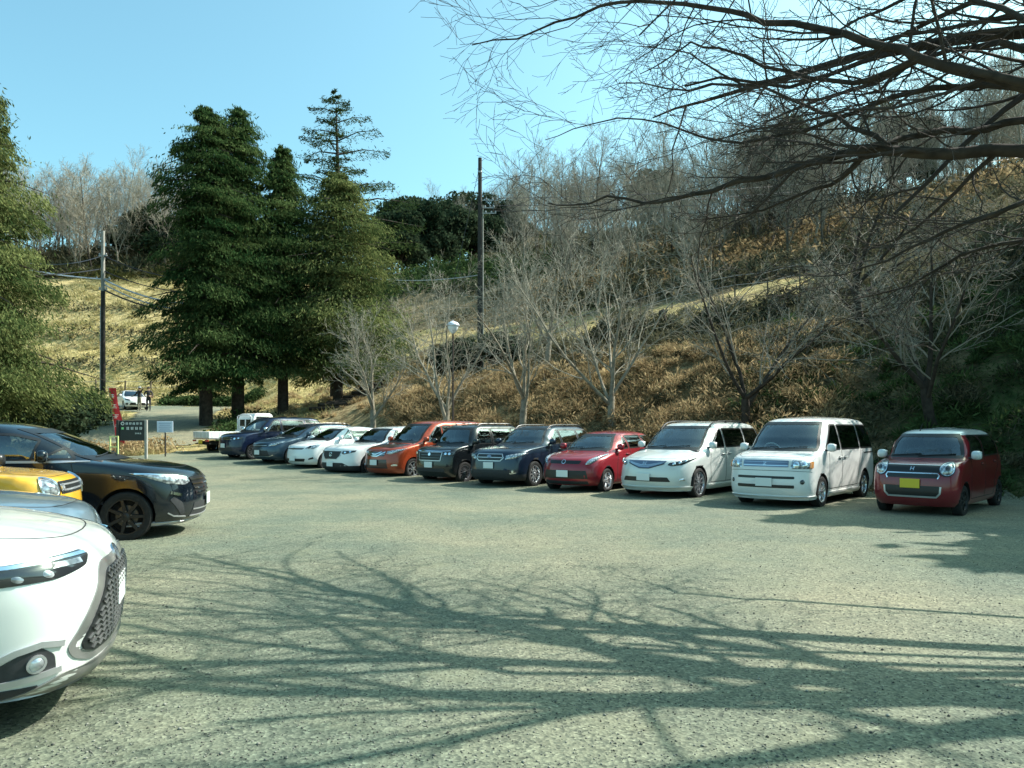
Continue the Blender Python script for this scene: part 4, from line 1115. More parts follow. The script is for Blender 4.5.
# ---- white flatbed truck, parked tail out -----------------------------------------------------------
def kei_truck():
    D = 33.2; h = Vector((.66, .75)).normalized()
    gz = .50
    # rear left corner wheel near px 209
    Ln, W = 3.395, 1.475
    lf = Vector((-h.y, h.x))
    tail = Vector((at(199, D), D)); c0 = tail + h * (Ln / 2 + .1)
    root = empty('flatbed_truck', (c0.x, c0.y, gz), math.atan2(h.y, h.x))
    tag(root, 'small white flatbed truck with its open bed turned to the entrance', 'truck')
    mb = MB()       # cab: profile in x,z extruded in y with inset top
    prof = [(.40, .40), (.40, .95), (.40, 1.50), (.50, 1.74), (.62, 1.775), (1.25, 1.775), (1.36, 1.72), (1.66, 1.02), (1.69, .80), (1.69, .42), (1.62, .32), (1.30, .32), (1.22, .52), (1.05, .60), (.88, .52), (.80, .34)]
    rows = [(-.7375, 1), (-.735, 1), (.735, 1), (.7375, 1)]
    def half(z): return .73 if z < 1.0 else .73 - (z - 1.0) * .11
    n = len(prof)
    V = [(x, -half(z), z) for x, z in prof] + [(x, half(z), z) for x, z in prof]
    F = [(i, (i + 1) % n, n + (i + 1) % n, n + i) for i in range(n)] + [tuple(range(n))[::-1], tuple(range(n, 2 * n))]
    mb.add(V, F); cab = mb.build('cab', P_whiteb, root, 30, True)
    md = cab.modifiers.new('bev', 'BEVEL'); md.width = .025; md.segments = 2; md.limit_method = 'ANGLE'
    for s in (-1, 1):
        mb = MB(); yy = lambda z: s * (half(z) + .004)
        mb.add([(.50, yy(1.05), 1.05), (1.42, yy(1.05), 1.05), (1.20, yy(1.62), 1.62), (.56, yy(1.62), 1.62)], [(0, 1, 2, 3)]); mb.build('side_window', M_lensdark, cab)
        mb = MB(); mb.box((.58, s * .735, .92), (.14, .02, .03)); mb.build('door_handle', M_blk, cab)
        mb = MB(); mb.box((1.52, s * .84, 1.25), (.05, .12, .2), bev=.02); mb.box((1.5, s * .76, 1.2), (.03, .12, .03)); mb.build('mirror', M_blk, cab)
        mb = MB(); mb.box((1.70, s * .55, .74), (.03, .22, .17), bev=.012); mb.build('headlight', M_lens, cab)
        mb = MB(); mb.box((.395, s * .27, 1.34), (.012, .42, .30), bev=.004); mb.build('rear_window', M_lensdark, cab)
    mb = MB(); mb.add([(1.625, -.62, 1.1), (1.625, .62, 1.1), (1.40, .56, 1.66), (1.40, -.56, 1.66)], [(0, 1, 2, 3)]); mb.build('windscreen', M_lensdark, cab)
    mb = MB(); mb.box((-.70, 0, .64), (2.0, 1.42, .06)); mb.build('bed_floor', M_silver, root)
    for (c, sz) in (((-.70, .70, .80), (2.02, .035, .28)), ((-.70, -.70, .80), (2.02, .035, .28)), ((-1.70, 0, .80), (.035, 1.42, .28)), ((.30, 0, .84), (.035, 1.42, .36))):
        mb = MB(); mb.box(c, sz, bev=.01)
        if sz[0] > 1:
            for k in range(6): mb.box((c[0] - .85 + k * .34, c[1] + (.02 if c[1] > 0 else -.02), c[2]), (.04, .012, .24))
        else:
            for k in range(4): mb.box((c[0] - .022, -.5 + k * .33, c[2]), (.012, .04, .24))
        mb.build('bed_panel', P_whiteb, root, 30)
    for s in (-1, 1):
        mb = MB(); mb.tube([(.34, s * .6, .9), (.34, s * .6, 1.62), (.34, s * .5, 1.68), (.34, 0, 1.68)], .022, 6); mb.build('guard_frame', P_whiteb, root, 50)
        mb = MB(); mb.box((-1.73, s * .56, .55), (.05, .26, .09), bev=.01); mb.build('tail_lamp', M_tail, root)
        for x in (1.05, -.85): wheel(root, x, s * .62, .27, .15, s, 'steel', 0, M_rimsil)
    mb = MB(); mb.box((-.1, 0, .45), (3.0, .7, .16)); mb.box((-1.62, 0, .42), (.06, 1.3, .05)); mb.build('chassis', M_under, root)
    mb = MB(); mb.box((-1.74, 0, .5), (.012, .33, .165)); mb.build('number_plate', M_plateY, root)
CARS.append(kei_truck)
# ---------------------------------------------------------------- ground shape
def d_row(x, y): return .69 * x + .72 * y - 19.5
LOTP = pchip([-60, 0, 20, 25, 30, 33.5, 36, 40, 48, 55, 60, 66, 74, 75.6, 84, 85.8, 92, 97, 112, 135, 170, 250, 420],
             [0, 0, 0, .10, .36, .50, .85, 1.5, 2.3, 2.8, 3.15, 4.4, 6.6, 8.1, 10.6, 12.4, 14.2, 17.2, 23.5, 32, 38, 40, 40])
LOTF = pchip([-60, 0, 20, 25, 30, 34, 60], [0, 0, 0, .10, .34, .52, 1.3])
# columns seen from the camera: tan of bearing -> (distance, height)
COLS = {
 -.279: [(0, 0), (20, 0), (25, .1), (30, .34), (33, .48), (38, 1.2), (42, 2.0), (50, 3.2), (60, 4.8), (66, 6.3), (80, 12), (110, 23), (140, 30), (200, 36), (420, 40)],
 -.147: [(0, 0), (20, 0), (25, .1), (30.5, .3), (31.5, .9), (37, 3.5), (42, 4.1), (52, 5.9), (62, 8.6), (80, 14), (110, 24), (140, 29), (200, 35), (420, 38)],
 .0105: [(0, 0), (20, 0), (26.4, .1), (28.5, 1.6), (33.5, 3.9), (38, 4.5), (46, 6.4), (60, 10), (80, 17), (110, 26), (150, 39), (200, 44), (420, 48)],
 .168: [(0, 0), (18, 0), (23.0, .05), (25, 1.5), (30.5, 4.6), (35, 5.3), (39, 6.6), (46, 8.8), (65, 15.5), (90, 24), (130, 33), (190, 40), (420, 48)],
 .326: [(0, 0), (18, 0), (20.4, .02), (23, 1.9), (28, 4.9), (31.5, 5.6), (35, 7.2), (42, 9.6), (60, 16), (100, 29), (150, 38), (200, 42), (420, 50)],
 .51: [(0, 0), (15, 0), (18.0, .02), (20.5, 2.0), (26, 5.6), (30, 7.3), (40, 11), (60, 19), (90, 28), (150, 41), (420, 46)],
 .674: [(0, 0), (13, 0), (16.2, .02), (18.5, 2.2), (23, 5.8), (27, 8.1), (36, 12.5), (60, 22), (90, 31), (150, 42), (420, 47)],
 1.037: [(0, 0), (11, 0), (13.4, .02), (15.5, 2.3), (19, 5.8), (23, 8.6), (32, 13), (60, 24), (90, 33), (150, 48), (420, 52)],
}
CK = sorted(COLS); CF = {}
for t in CK:
    if t >= -.147:   # columns keyed by distance behind the row of cars
        CF[t] = pchip([Y * (.69 * t + .72) - 19.5 for Y, z in COLS[t]], [z for Y, z in COLS[t]])
    else: CF[t] = pchip([Y for Y, z in COLS[t]], [z for Y, z in COLS[t]])
def smooth(a, b, x):
    t = np.clip((x - a) / (b - a), 0, 1); return t * t * (3 - 2 * t)
def base_h(x, y):
    x = np.atleast_1d(np.asarray(x, float)); y = np.atleast_1d(np.asarray(y, float))
    t = np.where(y > .5, x / np.maximum(y, .5), np.where(x > 0, 9., -9.)); t = np.clip(t, -.8, 1.037)
    d = .69 * x + .72 * y - 19.5
    vals = []
    for k in CK: vals.append(CF[k](d if k >= -.147 else y))
    vals = np.array(vals); ks = np.array(CK)
    out = np.zeros_like(x)
    i = np.clip(np.searchsorted(ks, t) - 1, 0, len(ks) - 2)
    w = np.clip((t - ks[i]) / (ks[i + 1] - ks[i]), 0, 1)
    idx = np.arange(len(x))
    out = vals[i, idx] * (1 - w) + vals[i + 1, idx] * w
    left = LOTP(y); wl = smooth(-.36, -.29, t)
    out = left * (1 - wl) + out * wl
    # the parking area itself
    lot = LOTF(y)
    wd = smooth(-.5, .1, d); inlot = (y < 32) | (d < 0) & (t > -.36)
    out = np.where(inlot & (t > -.36), lot * (1 - wd) + out * wd, out)
    return out
def bump(x, y):
    v = np.empty(len(x))
    for i in range(len(x)):
        v[i] = noise.noise(Vector((x[i] * .35, y[i] * .35, 0))) * .6 + noise.noise(Vector((x[i] * 1.1, y[i] * 1.1, 5))) * .35 + noise.noise(Vector((x[i] * .08, y[i] * .08, 9))) * 1.6
    return v
def rough_mask(x, y):
    d = .69 * x + .72 * y - 19.5; t = x / np.maximum(y, .5)
    right = smooth(.3, 2.5, d) * (t > -.3)
    left = smooth(60, 70, y)
    m = np.where(t > -.25, right * smooth(20, 24, y + 8 * (t > .3)), left)
    m = np.maximum(m, smooth(44, 50, y) * smooth(-.36, -.28, t))
    return m
def hgt(x, y):
    x = np.atleast_1d(np.asarray(x, float)); y = np.atleast_1d(np.asarray(y, float))
    m = rough_mask(x, y); h = base_h(x, y)
    s = m > 0
    if s.any(): h[s] += bump(x[s], y[s]) * .28 * m[s]
    return h
def ground_z(x, y): return float(hgt([x], [y])[0])

def line(*segs):
    out = [segs[0][0]]
    for a, b, st in segs:
        n = max(1, int(round((b - a) / st))); out += [a + (b - a) * (i + 1) / n for i in range(n)]
    return np.array(out)
gx = line((-420, -120, 20), (-120, -50, 3.5), (-50, -28, 1), (-28, 34, .5), (34, 60, 1), (60, 140, 3.5), (140, 420, 20))
gy = line((-200, -40, 20), (-40, 4, 4), (4, 44, .5), (44, 70, .8), (70, 150, 2), (150, 420, 15))
GX, GY = np.meshgrid(gx, gy); gxf, gyf = GX.ravel(), GY.ravel(); GZ = hgt(gxf, gyf)
nx, ny = len(gx), len(gy)
ii, jj = np.meshgrid(np.arange(nx - 1), np.arange(ny - 1)); a = (jj * nx + ii).ravel()
GF = np.stack([a, a + 1, a + nx + 1, a + nx], 1)
# what grows where: r = rusty brush, g = pale dry grass, b = green cover ; rest is leaf litter
T = gxf / np.maximum(gyf, 1); Dd = .69 * gxf + .72 * gyf - 19.5
zsum = base_h(gxf, gyf)
wob = np.array([noise.noise(Vector((x * .12, y * .12, 3))) for x, y in zip(gxf, gyf)])
wob2 = np.array([noise.noise(Vector((x * .5, y * .5, 7))) for x, y in zip(gxf, gyf)])
cr = np.zeros((len(gxf), 4)); cr[:, 3] = 1
right = T > -.25
thr = 3.75 + np.clip(T + .147, 0, .6) * 3.6 + wob * .5
brush = right & (Dd > -.2) & (zsum < thr) & (T < .36 + wob * .12)
terr = right & (zsum >= thr) & (zsum < 9.8 + 1.5 * wob) & (T < .44 + .1 * wob) & (Dd > 0)
cr[:, 0] = np.where(brush, 1, 0)
cr[:, 1] = np.where(terr, .55 + .45 * wob2 + .2 * wob, 0)
leftgrass = (~right) & (gyf > 32) & (gyf < 113 + wob * 10)
cr[:, 1] = np.where(leftgrass, 1, cr[:, 1])
cr[:, 0] = np.where((~right) & (gyf > 84 + 6 * wob) & (gyf < 113 + wob * 10), .45, cr[:, 0])
green = right & (T >= .30 + wob * .1) & (Dd > -.3) & (zsum < 6.5)
cr[:, 2] = np.where(green, .30 + .3 * wob2 + .3 * smooth(.45, .65, T), 0)
cr[:, 2] = np.where(leftgrass & (gyf < 84), .22 + .55 * wob2 + .5 * wob, cr[:, 2])
def ground_mat():
    m, nt, out = newmat('ground_cover'); b = principled(nt, (.2, .2, .1), .95, 0, .1)
    at_ = nt.nodes.new('ShaderNodeAttribute'); at_.attribute_name = 'cover'
    sep = nt.nodes.new('ShaderNodeSeparateColor'); L(nt, at_.outputs['Color'], sep.inputs[0])
    tc = nt.nodes.new('ShaderNodeTexCoord')
    def nz(sc, det=8, dist=0., ro=.6):
        n = nt.nodes.new('ShaderNodeTexNoise'); n.inputs['Scale'].default_value = sc; n.inputs['Detail'].default_value = det; n.inputs['Roughness'].default_value = ro; n.inputs['Distortion'].default_value = dist
        L(nt, tc.outputs['Object'], n.inputs['Vector']); return n
    def ramp(src, cols):
        r = nt.nodes.new('ShaderNodeValToRGB'); r.color_ramp.elements.remove(r.color_ramp.elements[1])
        r.color_ramp.elements[0].position = cols[0][0]; r.color_ramp.elements[0].color = (*cols[0][1], 1)
        for p, c in cols[1:]: e = r.color_ramp.elements.new(p); e.color = (*c, 1)
        L(nt, src, r.inputs[0]); return r
    n1 = nz(1.7, 10, .6, .72); n2 = nz(.35, 6); n3 = nz(9, 6, 0, .7)
    litter = ramp(n1.outputs['Fac'], [(.32, (.06, .05, .03)), (.5, (.17, .135, .08)), (.62, (.26, .21, .13)), (.72, (.11, .12, .055))])
    rust = ramp(n1.outputs['Fac'], [(.34, (.07, .055, .035)), (.46, (.23, .18, .10)), (.58, (.38, .31, .18)), (.7, (.17, .17, .085))])
    straw = ramp(n1.outputs['Fac'], [(.32, (.20, .16, .07)), (.48, (.42, .34, .15)), (.62, (.58, .47, .25)), (.75, (.28, .25, .11))])
    grn = ramp(n1.outputs['Fac'], [(.34, (.03, .05, .02)), (.5, (.08, .12, .045)), (.62, (.15, .17, .075)), (.74, (.22, .18, .09))])
    def mix(f, a, b_):
        x = nt.nodes.new('ShaderNodeMixRGB'); L(nt, f, x.inputs[0]); L(nt, a, x.inputs[1]); L(nt, b_, x.inputs[2]); return x
    def edge(src):        # ragged borders between covers
        ad = nt.nodes.new('ShaderNodeMath'); ad.operation = 'MULTIPLY_ADD'; ad.inputs[1].default_value = 1.0
        sub = nt.nodes.new('ShaderNodeMath'); sub.operation = 'SUBTRACT'; L(nt, n3.outputs['Fac'], sub.inputs[0]); sub.inputs[1].default_value = .5
        L(nt, src, ad.inputs[0]); L(nt, sub.outputs[0], ad.inputs[2])
        mr = nt.nodes.new('ShaderNodeMapRange'); mr.inputs['From Min'].default_value = .35; mr.inputs['From Max'].default_value = .65; L(nt, ad.outputs[0], mr.inputs['Value']); return mr.outputs[0]
    c = mix(edge(sep.outputs['Green']), litter.outputs[0], straw.outputs[0])
    c = mix(edge(sep.outputs['Red']), c.outputs[0], rust.outputs[0])
    c = mix(edge(sep.outputs['Blue']), c.outputs[0], grn.outputs[0])
    v = nt.nodes.new('ShaderNodeMixRGB'); v.blend_type = 'MULTIPLY'; v.inputs[0].default_value = .6
    r2 = ramp(n2.outputs['Fac'], [(.35, (.62, .66, .6)), (.65, (1.25, 1.2, 1.1))]); L(nt, c.outputs[0], v.inputs[1]); L(nt, r2.outputs[0], v.inputs[2])
    L(nt, v.outputs[0], b.inputs['Base Color'])
    bp = nt.nodes.new('ShaderNodeBump'); bp.inputs['Strength'].default_value = 1; bp.inputs['Distance'].default_value = .35
    L(nt, n1.outputs['Fac'], bp.inputs['Height']); L(nt, bp.outputs[0], b.inputs['Normal'])
    L(nt, b.outputs[0], out.inputs[0]); return m
g = npmesh('ground', np.stack([gxf, gyf, GZ], 1), GF, ground_mat(), True, None, {'cover': cr})
tag(g, kind='structure')

def asphalt_mat(name, dark, light, warm):
    m, nt, out = newmat(name); b = principled(nt, (.2, .2, .2), .9, 0, .25)
    tc = nt.nodes.new('ShaderNodeTexCoord')
    def nz(sc, det=4, ro=.6):
        n = nt.nodes.new('ShaderNodeTexNoise'); n.inputs['Scale'].default_value = sc; n.inputs['Detail'].default_value = det; n.inputs['Roughness'].default_value = ro
        L(nt, tc.outputs['Object'], n.inputs['Vector']); return n
    vo = nt.nodes.new('ShaderNodeTexVoronoi'); vo.inputs['Scale'].default_value = 58; L(nt, tc.outputs['Object'], vo.inputs['Vector'])
    vs = nt.nodes.new('ShaderNodeSeparateColor'); L(nt, vo.outputs['Color'], vs.inputs[0])
    r = nt.nodes.new('ShaderNodeValToRGB'); e = r.color_ramp.elements; e[0].position = 0; e[0].color = (*dark, 1); e[1].position = 1; e[1].color = (*[min(1, c * 1.35) for c in light], 1)
    k = e.new(.18); k.color = (*[c * 1.5 for c in dark], 1); k = e.new(.45); k.color = (*[c * .85 for c in light], 1); k = e.new(.85); k.color = (*light, 1)
    L(nt, vs.outputs[0], r.inputs[0])
    n1 = nz(.45, 5); n2 = nz(5, 6); n3 = nz(1.4, 8, .7)
    def mul(a, n, lo, hi, p0=.35, p1=.65, f=1.):
        rr = nt.nodes.new('ShaderNodeValToRGB'); rr.color_ramp.elements[0].position = p0; rr.color_ramp.elements[1].position = p1
        rr.color_ramp.elements[0].color = (*lo, 1); rr.color_ramp.elements[1].color = (*hi, 1); L(nt, n.outputs['Fac'], rr.inputs[0])
        x = nt.nodes.new('ShaderNodeMixRGB'); x.blend_type = 'MULTIPLY'; x.inputs[0].default_value = f; L(nt, a, x.inputs[1]); L(nt, rr.outputs[0], x.inputs[2]); return x.outputs[0]
    c = mul(r.outputs[0], n1, (.76, .82, .78), (1.16, 1.10, .98))
    c = mul(c, n2, (.90, .90, .90), (1.08, 1.07, 1.06))
    c = mul(c, nz(26, 5, .8), (.74, .75, .74), (1.14, 1.13, 1.10), .40, .62)
    c = mul(c, nz(.16, 3), (.74, .84, .80), (1.10, 1.06, .95), .4, .6)
    # mossy, dusty patches
    mx = nt.nodes.new('ShaderNodeMixRGB'); mx.inputs[2].default_value = (*warm, 1)
    mr = nt.nodes.new('ShaderNodeMapRange'); mr.inputs['From Min'].default_value = .52; mr.inputs['From Max'].default_value = .72; mr.inputs['To Max'].default_value = .55
    L(nt, n3.outputs['Fac'], mr.inputs['Value']); L(nt, mr.outputs[0], mx.inputs[0]); L(nt, c, mx.inputs[1]); L(nt, mx.outputs[0], b.inputs['Base Color'])
    bp = nt.nodes.new('ShaderNodeBump'); bp.inputs['Strength'].default_value = .5; bp.inputs['Distance'].default_value = .006
    L(nt, vo.outputs['Distance'], bp.inputs['Height']); 
    bp2 = nt.nodes.new('ShaderNodeBump'); bp2.inputs['Strength'].default_value = .25; bp2.inputs['Distance'].default_value = .015; L(nt, n2.outputs['Fac'], bp2.inputs['Height']); L(nt, bp.outputs[0], bp2.inputs['Normal'])
    L(nt, bp2.outputs[0], b.inputs['Normal']); L(nt, b.outputs[0], out.inputs[0]); return m
M_lot = asphalt_mat('worn_asphalt', (.085, .092, .082), (.210, .215, .183), (.185, .19, .12))
M_road = asphalt_mat('road_asphalt', (.07, .07, .065), (.26, .255, .21), (.22, .21, .14))
def sheet(name, xs, ys, keep, lift, mat):
    X, Y = np.meshgrid(xs, ys); x, y = X.ravel(), Y.ravel(); z = base_h(x, y) + lift
    n, k = len(xs), len(ys); ii, jj = np.meshgrid(np.arange(n - 1), np.arange(k - 1)); a = (jj * n + ii).ravel(); F = np.stack([a, a + 1, a + n + 1, a + n], 1)
    cx = x[F].mean(1); cy = y[F].mean(1); ok = keep(cx, cy); F = F[ok]
    u, inv = np.unique(F, return_inverse=True); F = inv.reshape(F.shape)
    o = npmesh(name, np.stack([x, y, z], 1)[u], F, mat, True); tag(o, kind='structure'); return o
# the lot is laid out in coordinates along and across the row of cars
def lot_keep(x, y):
    d = .69 * x + .72 * y - 19.5
    e = np.array([noise.noise(Vector((a * .5, b * .5, 2))) for a, b in zip(x, y)])
    return (d < -.1 + .35 * e) & (y < 31.6 + .8 * e + 4.2 * smooth(-15.6, -14.6, x)) 
sheet('parking_lot', np.arange(-50, 30.01, .5), np.arange(-30, 34.01, .5), lot_keep, .025, M_lot)
def in_poly(poly):
    def f(x, y):
        c = np.zeros(len(x), bool); n = len(poly)
        for i in range(n):
            x1, y1 = poly[i]; x2, y2 = poly[(i + 1) % n]
            m = ((y1 > y) != (y2 > y)); xx = (x2 - x1) * (y - y1) / ((y2 - y1) if y2 != y1 else 1e-9) + x1
            c ^= m & (x < xx)
        return c
    return f
sheet('road', np.arange(-70, -8, .5), np.arange(33, 66, .5), in_poly([(-70, 35), (-30, 35.5), (-18, 34.8), (-14.5, 36), (-16.5, 41), (-19, 48), (-21.5, 55), (-22, 60.8), (-29, 61.5), (-70, 66), (-70, 61), (-33, 58), (-26.5, 54), (-22.5, 45), (-30, 41.5), (-70, 42)]), .03, M_road)

# loose grit and small stones lying on the near part of the lot
def stones():
    g_ = np.random.default_rng(77); n = 26000
    y = 2.2 + 11 * g_.random(n) ** 1.7; x = g_.uniform(-.75, .75, n) * (y + .5); r = g_.uniform(.003, .008, n) * (1 + .8 * (g_.random(n) > .96))
    z = base_h(x, y) + .025; o = np.array([[1, 0, 0], [-1, 0, 0], [0, 1, 0], [0, -1, 0], [0, 0, .7], [0, 0, -.5]])
    jit = g_.uniform(.6, 1.3, (n, 6, 1)); a = g_.random(n) * 6.28; c, s_ = np.cos(a), np.sin(a)
    P_ = o[None] * jit * r[:, None, None]; X = P_[..., 0] * c[:, None] - P_[..., 1] * s_[:, None]; Y = P_[..., 0] * s_[:, None] + P_[..., 1] * c[:, None]
    V = np.stack([X + x[:, None], Y + y[:, None], P_[..., 2] + (z + r * .3)[:, None]], 2).reshape(-1, 3)
    t = np.array([[0, 2, 4], [2, 1, 4], [1, 3, 4], [3, 0, 4], [2, 0, 5], [1, 2, 5], [3, 1, 5], [0, 3, 5]]); F = (t[None] + (np.arange(n) * 6)[:, None, None]).reshape(-1, 3)
    m, nt, out = newmat('grit'); b = principled(nt, (.2, .2, .17), .9, 0, .2); at_ = nt.nodes.new('ShaderNodeAttribute'); at_.attribute_name = 'tone'
    rr = nt.nodes.new('ShaderNodeValToRGB'); rr.color_ramp.elements[0].color = (.06, .06, .05, 1); rr.color_ramp.elements[1].color = (.27, .27, .23, 1); L(nt, at_.outputs['Fac'], rr.inputs[0]); L(nt, rr.outputs[0], b.inputs['Base Color']); L(nt, b.outputs[0], out.inputs[0])
    tag(npmesh('gravel', V, F, m, False, None, {'tone': np.repeat(g_.random(n), 6)}), 'loose grit scattered over the near part of the car park', 'gravel', kind='stuff')
stones()
# ---------------------------------------------------------------- vegetation
rng = random.Random(7); nr = np.random.default_rng(11)
def leafmat(name, c0, c1, trans=.35):
    m, nt, out = newmat(name)
    oi = nt.nodes.new('ShaderNodeAttribute'); oi.attribute_name = 'tone'
    r = nt.nodes.new('ShaderNodeValToRGB'); r.color_ramp.elements[0].color = (*c0, 1); r.color_ramp.elements[1].color = (*c1, 1)
    L(nt, oi.outputs['Fac'], r.inputs[0])
    d = nt.nodes.new('ShaderNodeBsdfDiffuse'); t = nt.nodes.new('ShaderNodeBsdfTranslucent'); mx = nt.nodes.new('ShaderNodeMixShader'); mx.inputs[0].default_value = trans
    L(nt, r.outputs[0], d.inputs[0]); L(nt, r.outputs[0], t.inputs[0]); L(nt, d.outputs[0], mx.inputs[1]); L(nt, t.outputs[0], mx.inputs[2]); L(nt, mx.outputs[0], out.inputs[0]); return m
M_cyp = leafmat('cypress_leaf', (.014, .04, .014), (.12, .165, .06))
M_cypY = leafmat('yellowish_cypress_leaf', (.035, .06, .02), (.24, .26, .10))
M_cedar = leafmat('cedar_leaf', (.02, .04, .014), (.08, .105, .04))
M_ever = leafmat('evergreen_leaf', (.014, .03, .018), (.065, .085, .048), .25)
M_olive = leafmat('olive_leaf', (.05, .055, .018), (.13, .12, .045))
M_dry = leafmat('dry_grass', (.11, .08, .042), (.54, .41, .23), .4)
M_straw = leafmat('straw_grass', (.22, .19, .08), (.50, .44, .22), .3)
M_ivy = leafmat('ground_ivy', (.02, .04, .016), (.10, .15, .055), .25)
M_bramble = leafmat('bramble', (.03, .035, .022), (.20, .18, .11), .2)
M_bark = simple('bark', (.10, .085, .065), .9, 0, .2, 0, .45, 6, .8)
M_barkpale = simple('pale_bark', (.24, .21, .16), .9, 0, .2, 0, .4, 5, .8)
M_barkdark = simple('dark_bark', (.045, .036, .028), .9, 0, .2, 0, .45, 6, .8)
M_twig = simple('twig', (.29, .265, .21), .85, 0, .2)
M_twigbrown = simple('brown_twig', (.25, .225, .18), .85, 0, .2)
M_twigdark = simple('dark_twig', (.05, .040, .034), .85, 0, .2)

def cards(C, A, B, ln, wd, tilt=None):
    """leaf quads: centres C, along A, across B (unit), half sizes ln, wd (n,)"""
    A = A * ln[:, None]; B = B * wd[:, None]
    V = np.stack([C - A, C - B * 1.0, C + A, C + B], 1).reshape(-1, 3)
    F = np.arange(len(V)).reshape(-1, 4); return V, F
def unit(v): return v / np.maximum(np.linalg.norm(v, axis=1), 1e-9)[:, None]
def leaf_obj(name, C, dirs, ln, wd, tone, mat, parent=None):
    n = len(C); rnd = unit(nr.normal(size=(n, 3))); B = unit(np.cross(dirs, rnd))
    V, F = cards(C, dirs, B, ln, wd)
    return npmesh(name, V, F, mat, False, parent, {'tone': np.repeat(np.clip(tone, 0, 1), 4)})

def branch_path(p, d, length, n, wig, up, rg, gravity=0.):
    pts = [p]; st = length / n; d = d.normalized()
    for i in range(n):
        d = (d + Vector((rg.gauss(0, wig), rg.gauss(0, wig), rg.gauss(0, wig) + up - gravity * i))).normalized()
        p = p + d * st; pts.append(p)
    return pts
def grow(out, pts, r0, r1, lvl, cfg, rg):
    n = len(pts); rad = [r0 + (r1 - r0) * (i / (n - 1)) ** .8 for i in range(n)]
    out.append((lvl, pts, rad))
    if lvl >= cfg['levels']: return
    L_ = sum((pts[i + 1] - pts[i]).length for i in range(n - 1))
    cnt = cfg['count'][lvl]; ls = cfg['len'][lvl]; st = cfg.get('start', [.3] * 6)[lvl]
    az = rg.random() * 6.28
    for k in range(cnt):
        f = st + (1 - st) * (k + rg.random() * .8) / cnt; f = min(f, .97)
        x = f * (n - 1); i = int(x); t = x - i; p = pts[i].lerp(pts[min(i + 1, n - 1)], t)
        d = (pts[min(i + 1, n - 1)] - pts[i]).normalized(); az += 2.4 + rg.gauss(0, .5)
        o = d.orthogonal().normalized(); o.rotate(Matrix.Rotation(az, 3, d))
        ang = R(cfg['ang'][lvl] + rg.gauss(0, 9)); dd = d * math.cos(ang) + o * math.sin(ang)
        if cfg.get('flat'): dd.z *= cfg['flat']
        ln = L_ * ls * (1.15 - f * cfg.get('taper', .65)) * rg.uniform(.7, 1.15)
        ln = max(ln, cfg.get('minlen', .25))
        rr = rad[i] * cfg['rad'][lvl] * rg.uniform(.8, 1.1); rr = max(rr, cfg.get('minr', .004))
        sub = branch_path(p, dd, ln, cfg['segs'][lvl], cfg['wig'][lvl], cfg['up'][lvl], rg)
        grow(out, sub, rr, max(rr * .35, cfg.get('minr', .004)), lvl + 1, cfg, rg)
def tree_meshes(branches, split, names, mats, sides=(9, 7, 5, 3, 3, 3)):
    a, b = MB(), MB()
    for lvl, pts, rad in branches:
        (a if lvl <= split else b).tube(pts, rad, sides[min(lvl, 5)], cap=False)
    r = []
    for mb, nm, mt in zip((a, b), names, mats):
        me = bpy.data.meshes.new(nm); me.from_pydata(mb.v, [], mb.f); me.materials.append(mt)
        if nm == 'trunk': me.polygons.foreach_set('use_smooth', [True] * len(me.polygons))
        r.append(me)
    return r
def put_tree(name, meshes, loc, rz, sc, label, cat='tree', group=None):
    e = empty(name, loc, rz); e.scale = (sc, sc, sc) if not hasattr(sc, '__len__') else sc
    tag(e, label, cat, group)
    for me in meshes: link(me.name.split('.')[0], me, e)
    return e

# --- bare trees on the bank behind the cars ---
def bank_tree(seed, h=6.5, fork=1.5, limbs=4, spread=34, lean=(0, 0)):
    rg = random.Random(seed); out = []
    tr = branch_path(Vector((0, 0, -.3)), Vector((lean[0], lean[1], 1)), fork + .3, 4, .05, .05, rg)
    out.append((0, tr, [.17, .145, .13, .125, .12]))
    cfg = dict(levels=4, count=[0, 11, 7, 5, 4], len=[0, .50, .48, .48, .5], ang=[0, 38, 38, 38, 40], rad=[0, .45, .5, .55, .6], segs=[6, 6, 5, 4, 3], wig=[.08, .12, .12, .12, .15],
               up=[.05, .04, .035, .02, 0], start=[.2, .14, .14, .1, .1], taper=.55, minr=.0042, minlen=.22)
    az = rg.random() * 6.28
    for k in range(limbs):
        az += 6.28 / limbs + rg.gauss(0, .25); sp = R(spread + rg.gauss(0, 9))
        if k == 0: sp = R(10)
        d = Vector((math.cos(az) * math.sin(sp), math.sin(az) * math.sin(sp), math.cos(sp)))
        pts = branch_path(tr[-1 if k < 3 else -2], d, (h - fork) * rg.uniform(.8, 1.05), 7, .09, .05, rg)
        grow(out, pts, .075 * rg.uniform(.8, 1.1), .012, 1, cfg, rg)
    return out
bank_spots = [  # px, distance, height, seed, label
 (374, 33.0, 5.6, 1, 'low pale bare tree at the left end of the bank, beside the dark conifers'),
 (446, 29.8, 6.4, 2, 'bare tree standing right behind the street lamp on the bank'),
 (521, 27.9, 6.6, 3, 'bare tree with slim forked trunk above the black small van'),
 (547, 33.5, 6.6, 4, 'bare tree standing higher on the bank between the two forked trees'),
 (612, 26.0, 6.6, 5, 'bare tree with sunlit forked trunk directly above red hatchback'),
 (745, 22.8, 6.2, 6, 'dark bare tree rising between the two white minivans'),
 (862, 25.5, 6.4, 7, 'shaded bare tree spreading wide above the boxy white minivan'),
 (935, 19.6, 5.6, 8, 'leaning bare tree in shade directly behind the deep red small car'),
]
